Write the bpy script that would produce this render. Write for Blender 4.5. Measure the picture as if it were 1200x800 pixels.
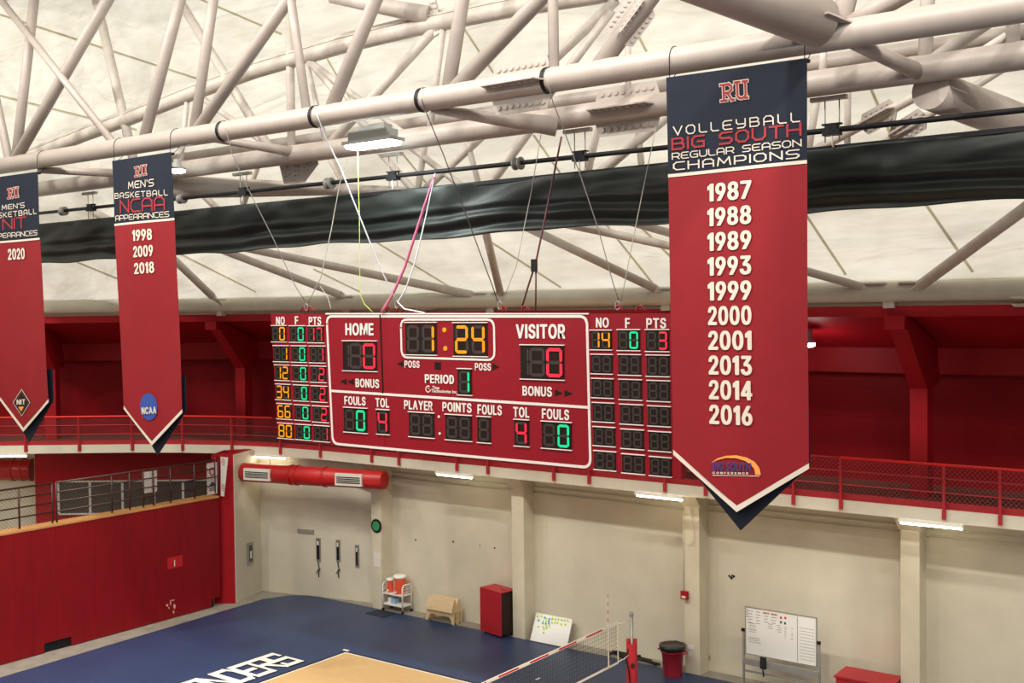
import bpy, bmesh, math, random
import numpy as np
from mathutils import Vector, Matrix
random.seed(7)
for _o in list(bpy.data.objects): bpy.data.objects.remove(_o)
SC = bpy.context.scene
COL = SC.collection
PI = math.pi
# ---------------------------------------------------------------- camera
FPX = 1286.0                       # focal length in pixels of the 1200x800 frame
EYE = Vector((0, 0, 10.0))
_fh = Vector((-.595, .804, 0)).normalized()
_pt = math.atan(34/FPX)
_F = (_fh*math.cos(_pt) + Vector((0, 0, -math.sin(_pt)))).normalized()
_R0 = _F.cross(Vector((0, 0, 1))).normalized()
_U0 = _R0.cross(_F).normalized()
_roll = .0115
_R = (_R0*math.cos(_roll) - _U0*math.sin(_roll)).normalized()
_U = _R.cross(_F).normalized()
cam_d = bpy.data.cameras.new('camera'); cam = bpy.data.objects.new('camera', cam_d); COL.objects.link(cam)
cam.matrix_world = Matrix(((_R.x, _U.x, -_F.x, EYE.x), (_R.y, _U.y, -_F.y, EYE.y), (_R.z, _U.z, -_F.z, EYE.z), (0, 0, 0, 1)))
cam_d.sensor_width = 36; cam_d.lens = FPX*36/1200; cam_d.clip_end = 400
SC.camera = cam
# ---------------------------------------------------------------- sky, exposure
SC.view_settings.view_transform = 'Standard'; SC.view_settings.look = 'None'
SC.view_settings.gamma = 1; SC.view_settings.use_curve_mapping = False
SC.view_settings.exposure = 0.20
w = bpy.data.worlds.new('sky'); SC.world = w; w.use_nodes = True
bg = w.node_tree.nodes['Background']; bg.inputs[0].default_value = (1.0, .975, .92, 1); bg.inputs[1].default_value = 1.36
SC.cycles.max_bounces = 8; SC.cycles.diffuse_bounces = 5
SC.cycles.sample_clamp_indirect = 4
def lamp_area(loc, size, power, col=(1, .96, .9), size_y=None, rot=(0, 0, 0)):
    d = bpy.data.lights.new('area_lamp', 'AREA'); d.energy = power; d.color = col
    d.size = size
    if size_y: d.shape = 'RECTANGLE'; d.size_y = size_y
    o = bpy.data.objects.new('area_lamp', d); COL.objects.link(o); o.location = loc; o.rotation_euler = rot
    return o
for lx in (-34, -28, -22, -16, -10, -4, 2, 8):          # unseen lamp row without fixtures, added to cast the gallery's shadow on the wall
    lamp_area((lx, 12.0, 21.5), .5, 1050, (1, .95, .86), 1.2)
for lx in (-34, -22, -10, 2):  # second unseen row, also added without fixtures
    lamp_area((lx, 2.0, 21.5), .5, 900, (1, .95, .86), 1.2)
# ---------------------------------------------------------------- helpers
def ray(px, py):
    return (_F + _R*((px-600)/FPX) + _U*((400-py)/FPX))
def onY(px, py, c):
    d = ray(px, py); return EYE + d*(c/d.y)
def onX(px, py, c):
    d = ray(px, py); return EYE + d*(c/d.x)
def onZ(px, py, z=0):
    d = ray(px, py); return EYE + d*((z-EYE.z)/d.z)
def onP(px, py, a, b):
    """vertical plane through plan points a, b"""
    d = ray(px, py); n = Vector((b[1]-a[1], a[0]-b[0], 0))
    return EYE + d*((Vector((a[0], a[1], 0))-EYE).dot(n)/d.dot(n))
def proj(p):
    v = Vector(p)-EYE; z = v.dot(_F)
    return 600+FPX*v.dot(_R)/z, 400-FPX*v.dot(_U)/z
def depth(p): return (Vector(p)-EYE).dot(_F)
def meet(p1, p2, A, B):
    """where the sight line p1-p2 crosses the drawn line A-B"""
    a, b = proj(A), proj(B)
    x1, y1 = p1; x2, y2 = p2
    den = (x1-x2)*(a[1]-b[1])-(y1-y2)*(a[0]-b[0])
    u = (x1*y2-y1*x2); v = (a[0]*b[1]-a[1]*b[0])
    return ((u*(a[0]-b[0])-(x1-x2)*v)/den, (u*(a[1]-b[1])-(y1-y2)*v)/den)
MATS = {}
def mat(name, col, rough=.6, metal=0, noise=0, nscale=5, bump=0, bscale=30, emit=None, es=0, spec=.5, stretch=None):
    if name in MATS: return MATS[name]
    m = bpy.data.materials.new(name); m.use_nodes = True; nt = m.node_tree; b = nt.nodes['Principled BSDF']
    b.inputs['Base Color'].default_value = (*col, 1); b.inputs['Roughness'].default_value = rough
    b.inputs['Metallic'].default_value = metal; b.inputs['Specular IOR Level'].default_value = spec
    tc = nt.nodes.new('ShaderNodeTexCoord'); mp = nt.nodes.new('ShaderNodeMapping')
    nt.links.new(tc.outputs['Object'], mp.inputs[0])
    if stretch: mp.inputs['Scale'].default_value = stretch
    if noise:
        n = nt.nodes.new('ShaderNodeTexNoise'); n.inputs['Scale'].default_value = nscale; n.inputs['Detail'].default_value = 6
        r = nt.nodes.new('ShaderNodeMapRange'); r.inputs['To Min'].default_value = 1-noise; r.inputs['To Max'].default_value = 1+noise
        r.inputs['From Min'].default_value = .3; r.inputs['From Max'].default_value = .7
        mx = nt.nodes.new('ShaderNodeVectorMath'); mx.operation = 'SCALE'; mx.inputs[0].default_value = col
        nt.links.new(mp.outputs[0], n.inputs['Vector']); nt.links.new(n.outputs['Fac'], r.inputs['Value'])
        nt.links.new(r.outputs[0], mx.inputs['Scale']); nt.links.new(mx.outputs[0], b.inputs['Base Color'])
    if bump:
        n2 = nt.nodes.new('ShaderNodeTexNoise'); n2.inputs['Scale'].default_value = bscale; n2.inputs['Detail'].default_value = 4
        bp = nt.nodes.new('ShaderNodeBump'); bp.inputs['Strength'].default_value = bump; bp.inputs['Distance'].default_value = .02
        nt.links.new(mp.outputs[0], n2.inputs['Vector']); nt.links.new(n2.outputs['Fac'], bp.inputs['Height'])
        nt.links.new(bp.outputs[0], b.inputs['Normal'])
    if emit: b.inputs['Emission Color'].default_value = (*emit, 1); b.inputs['Emission Strength'].default_value = es
    MATS[name] = m; return m
def brickbump(m, sx=2.5, sy=5, axis='y', st=.35):
    """courses of painted blockwork as fine relief"""
    nt = m.node_tree; b = nt.nodes['Principled BSDF']
    tc = nt.nodes.new('ShaderNodeTexCoord'); sp = nt.nodes.new('ShaderNodeSeparateXYZ'); cb = nt.nodes.new('ShaderNodeCombineXYZ')
    ad = nt.nodes.new('ShaderNodeMath'); ad.operation = 'ADD'
    nt.links.new(tc.outputs['Object'], sp.inputs[0]); nt.links.new(sp.outputs[0], ad.inputs[0]); nt.links.new(sp.outputs[1], ad.inputs[1])
    nt.links.new(ad.outputs[0], cb.inputs[0]); nt.links.new(sp.outputs[2], cb.inputs[1])
    br = nt.nodes.new('ShaderNodeTexBrick'); br.inputs['Scale'].default_value = 1; br.inputs['Brick Width'].default_value = .4
    br.inputs['Row Height'].default_value = .2; br.inputs['Mortar Size'].default_value = .008
    br.inputs['Color1'].default_value = br.inputs['Color2'].default_value = (1, 1, 1, 1); br.inputs['Mortar'].default_value = (0, 0, 0, 1)
    bp = nt.nodes.new('ShaderNodeBump'); bp.inputs['Strength'].default_value = st; bp.inputs['Distance'].default_value = .02
    nt.links.new(cb.outputs[0], br.inputs['Vector']); nt.links.new(br.outputs['Color'], bp.inputs['Height']); nt.links.new(bp.outputs[0], b.inputs['Normal'])
def tag(o, label=None, cat=None, group=None, kind=None):
    if label: o['label'] = label
    if cat: o['category'] = cat
    if group: o['group'] = group
    if kind: o['kind'] = kind
    return o
def empty(name, loc, label, cat, group=None, rz=0):
    o = bpy.data.objects.new(name, None); COL.objects.link(o); o.location = loc; o.rotation_euler = (0, 0, rz)
    o.empty_display_size = .2
    return tag(o, label, cat, group)
def world_loc(o):
    v = Vector((0, 0, 0))
    while o: v += Vector(o.location); o = o.parent
    return v
class MB:
    def __init__(s): s.v = []; s.f = []; s.sm = []
    def add(s, vs, fs, sm=False):
        n = len(s.v); s.v += [Vector(q) for q in vs]; s.f += [[i+n for i in f] for f in fs]; s.sm += [sm]*len(fs); return s
    def box(s, lo, hi):
        x0, y0, z0 = lo; x1, y1, z1 = hi
        return s.add([(x0,y0,z0),(x1,y0,z0),(x1,y1,z0),(x0,y1,z0),(x0,y0,z1),(x1,y0,z1),(x1,y1,z1),(x0,y1,z1)],
              [(0,3,2,1),(4,5,6,7),(0,1,5,4),(1,2,6,5),(2,3,7,6),(3,0,4,7)])
    def obox(s, c, ax, ay, az):
        """oriented box, half-axis vectors"""
        c, ax, ay, az = Vector(c), Vector(ax), Vector(ay), Vector(az)
        vs = [c+ax*i+ay*j+az*k for k in (-1, 1) for i, j in ((-1,-1),(1,-1),(1,1),(-1,1))]
        return s.add(vs, [(0,3,2,1),(4,5,6,7),(0,1,5,4),(1,2,6,5),(2,3,7,6),(3,0,4,7)])
    def prism(s, pts, off, sm=False):
        """planar polygon pts pushed by vector off"""
        off = Vector(off); n = len(pts); a = [Vector(p) for p in pts]
        return s.add(a+[p+off for p in a], [list(range(n))[::-1], [n+i for i in range(n)]]+[(i, (i+1) % n, n+(i+1) % n, n+i) for i in range(n)], sm)
    def tube(s, p0, p1, r0, r1=None, seg=12, caps=True):
        return s.path([p0, p1], [r0, r0 if r1 is None else r1], seg, caps)
    def path(s, pts, r, seg=8, caps=True):
        pts = [Vector(p) for p in pts]; n = len(pts)
        if not isinstance(r, (list, tuple)): r = [r]*n
        base = len(s.v); up = None
        for i, p in enumerate(pts):
            d = (pts[min(i+1, n-1)]-pts[max(i-1, 0)]).normalized()
            if up is None:
                up = Vector((0, 0, 1)) if abs(d.z) < .9 else Vector((1, 0, 0))
            a = d.cross(up).normalized(); b = a.cross(d).normalized(); up = b
            for k in range(seg):
                t = 2*PI*k/seg; s.v.append(p+(a*math.cos(t)+b*math.sin(t))*r[i])
        for i in range(n-1):
            for k in range(seg):
                q = base+i*seg; s.f.append([q+k, q+(k+1) % seg, q+seg+(k+1) % seg, q+seg+k]); s.sm.append(True)
        if caps:
            s.f.append([base+k for k in range(seg)][::-1]); s.sm.append(False)
            s.f.append([base+(n-1)*seg+k for k in range(seg)]); s.sm.append(False)
        return s
    def lathe(s, c, prof, seg=20, axis='z'):
        c = Vector(c); base = len(s.v); n = len(prof)
        for r, z in prof:
            for k in range(seg):
                t = 2*PI*k/seg; a, b = r*math.cos(t), r*math.sin(t)
                s.v.append(c+(Vector((a, b, z)) if axis == 'z' else Vector((z, a, b)) if axis == 'x' else Vector((a, z, b))))
        for i in range(n-1):
            for k in range(seg):
                q = base+i*seg; s.f.append([q+k, q+(k+1) % seg, q+seg+(k+1) % seg, q+seg+k]); s.sm.append(True)
        s.f.append([base+k for k in range(seg)]); s.sm.append(False)
        s.f.append([base+(n-1)*seg+k for k in range(seg)]); s.sm.append(False)
        return s
    def build(s, name, m, parent=None, local=False):
        me = bpy.data.meshes.new(name)
        off = Vector((0, 0, 0)) if (local or parent is None) else world_loc(parent)
        me.from_pydata([tuple(v-off) for v in s.v], [], s.f)
        me.polygons.foreach_set('use_smooth', s.sm)
        me.materials.append(m); me.update()
        bm = bmesh.new(); bm.from_mesh(me); bmesh.ops.recalc_face_normals(bm, faces=bm.faces); bm.to_mesh(me); bm.free()
        o = bpy.data.objects.new(name, me); COL.objects.link(o)
        if parent: o.parent = parent
        return o
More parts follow.
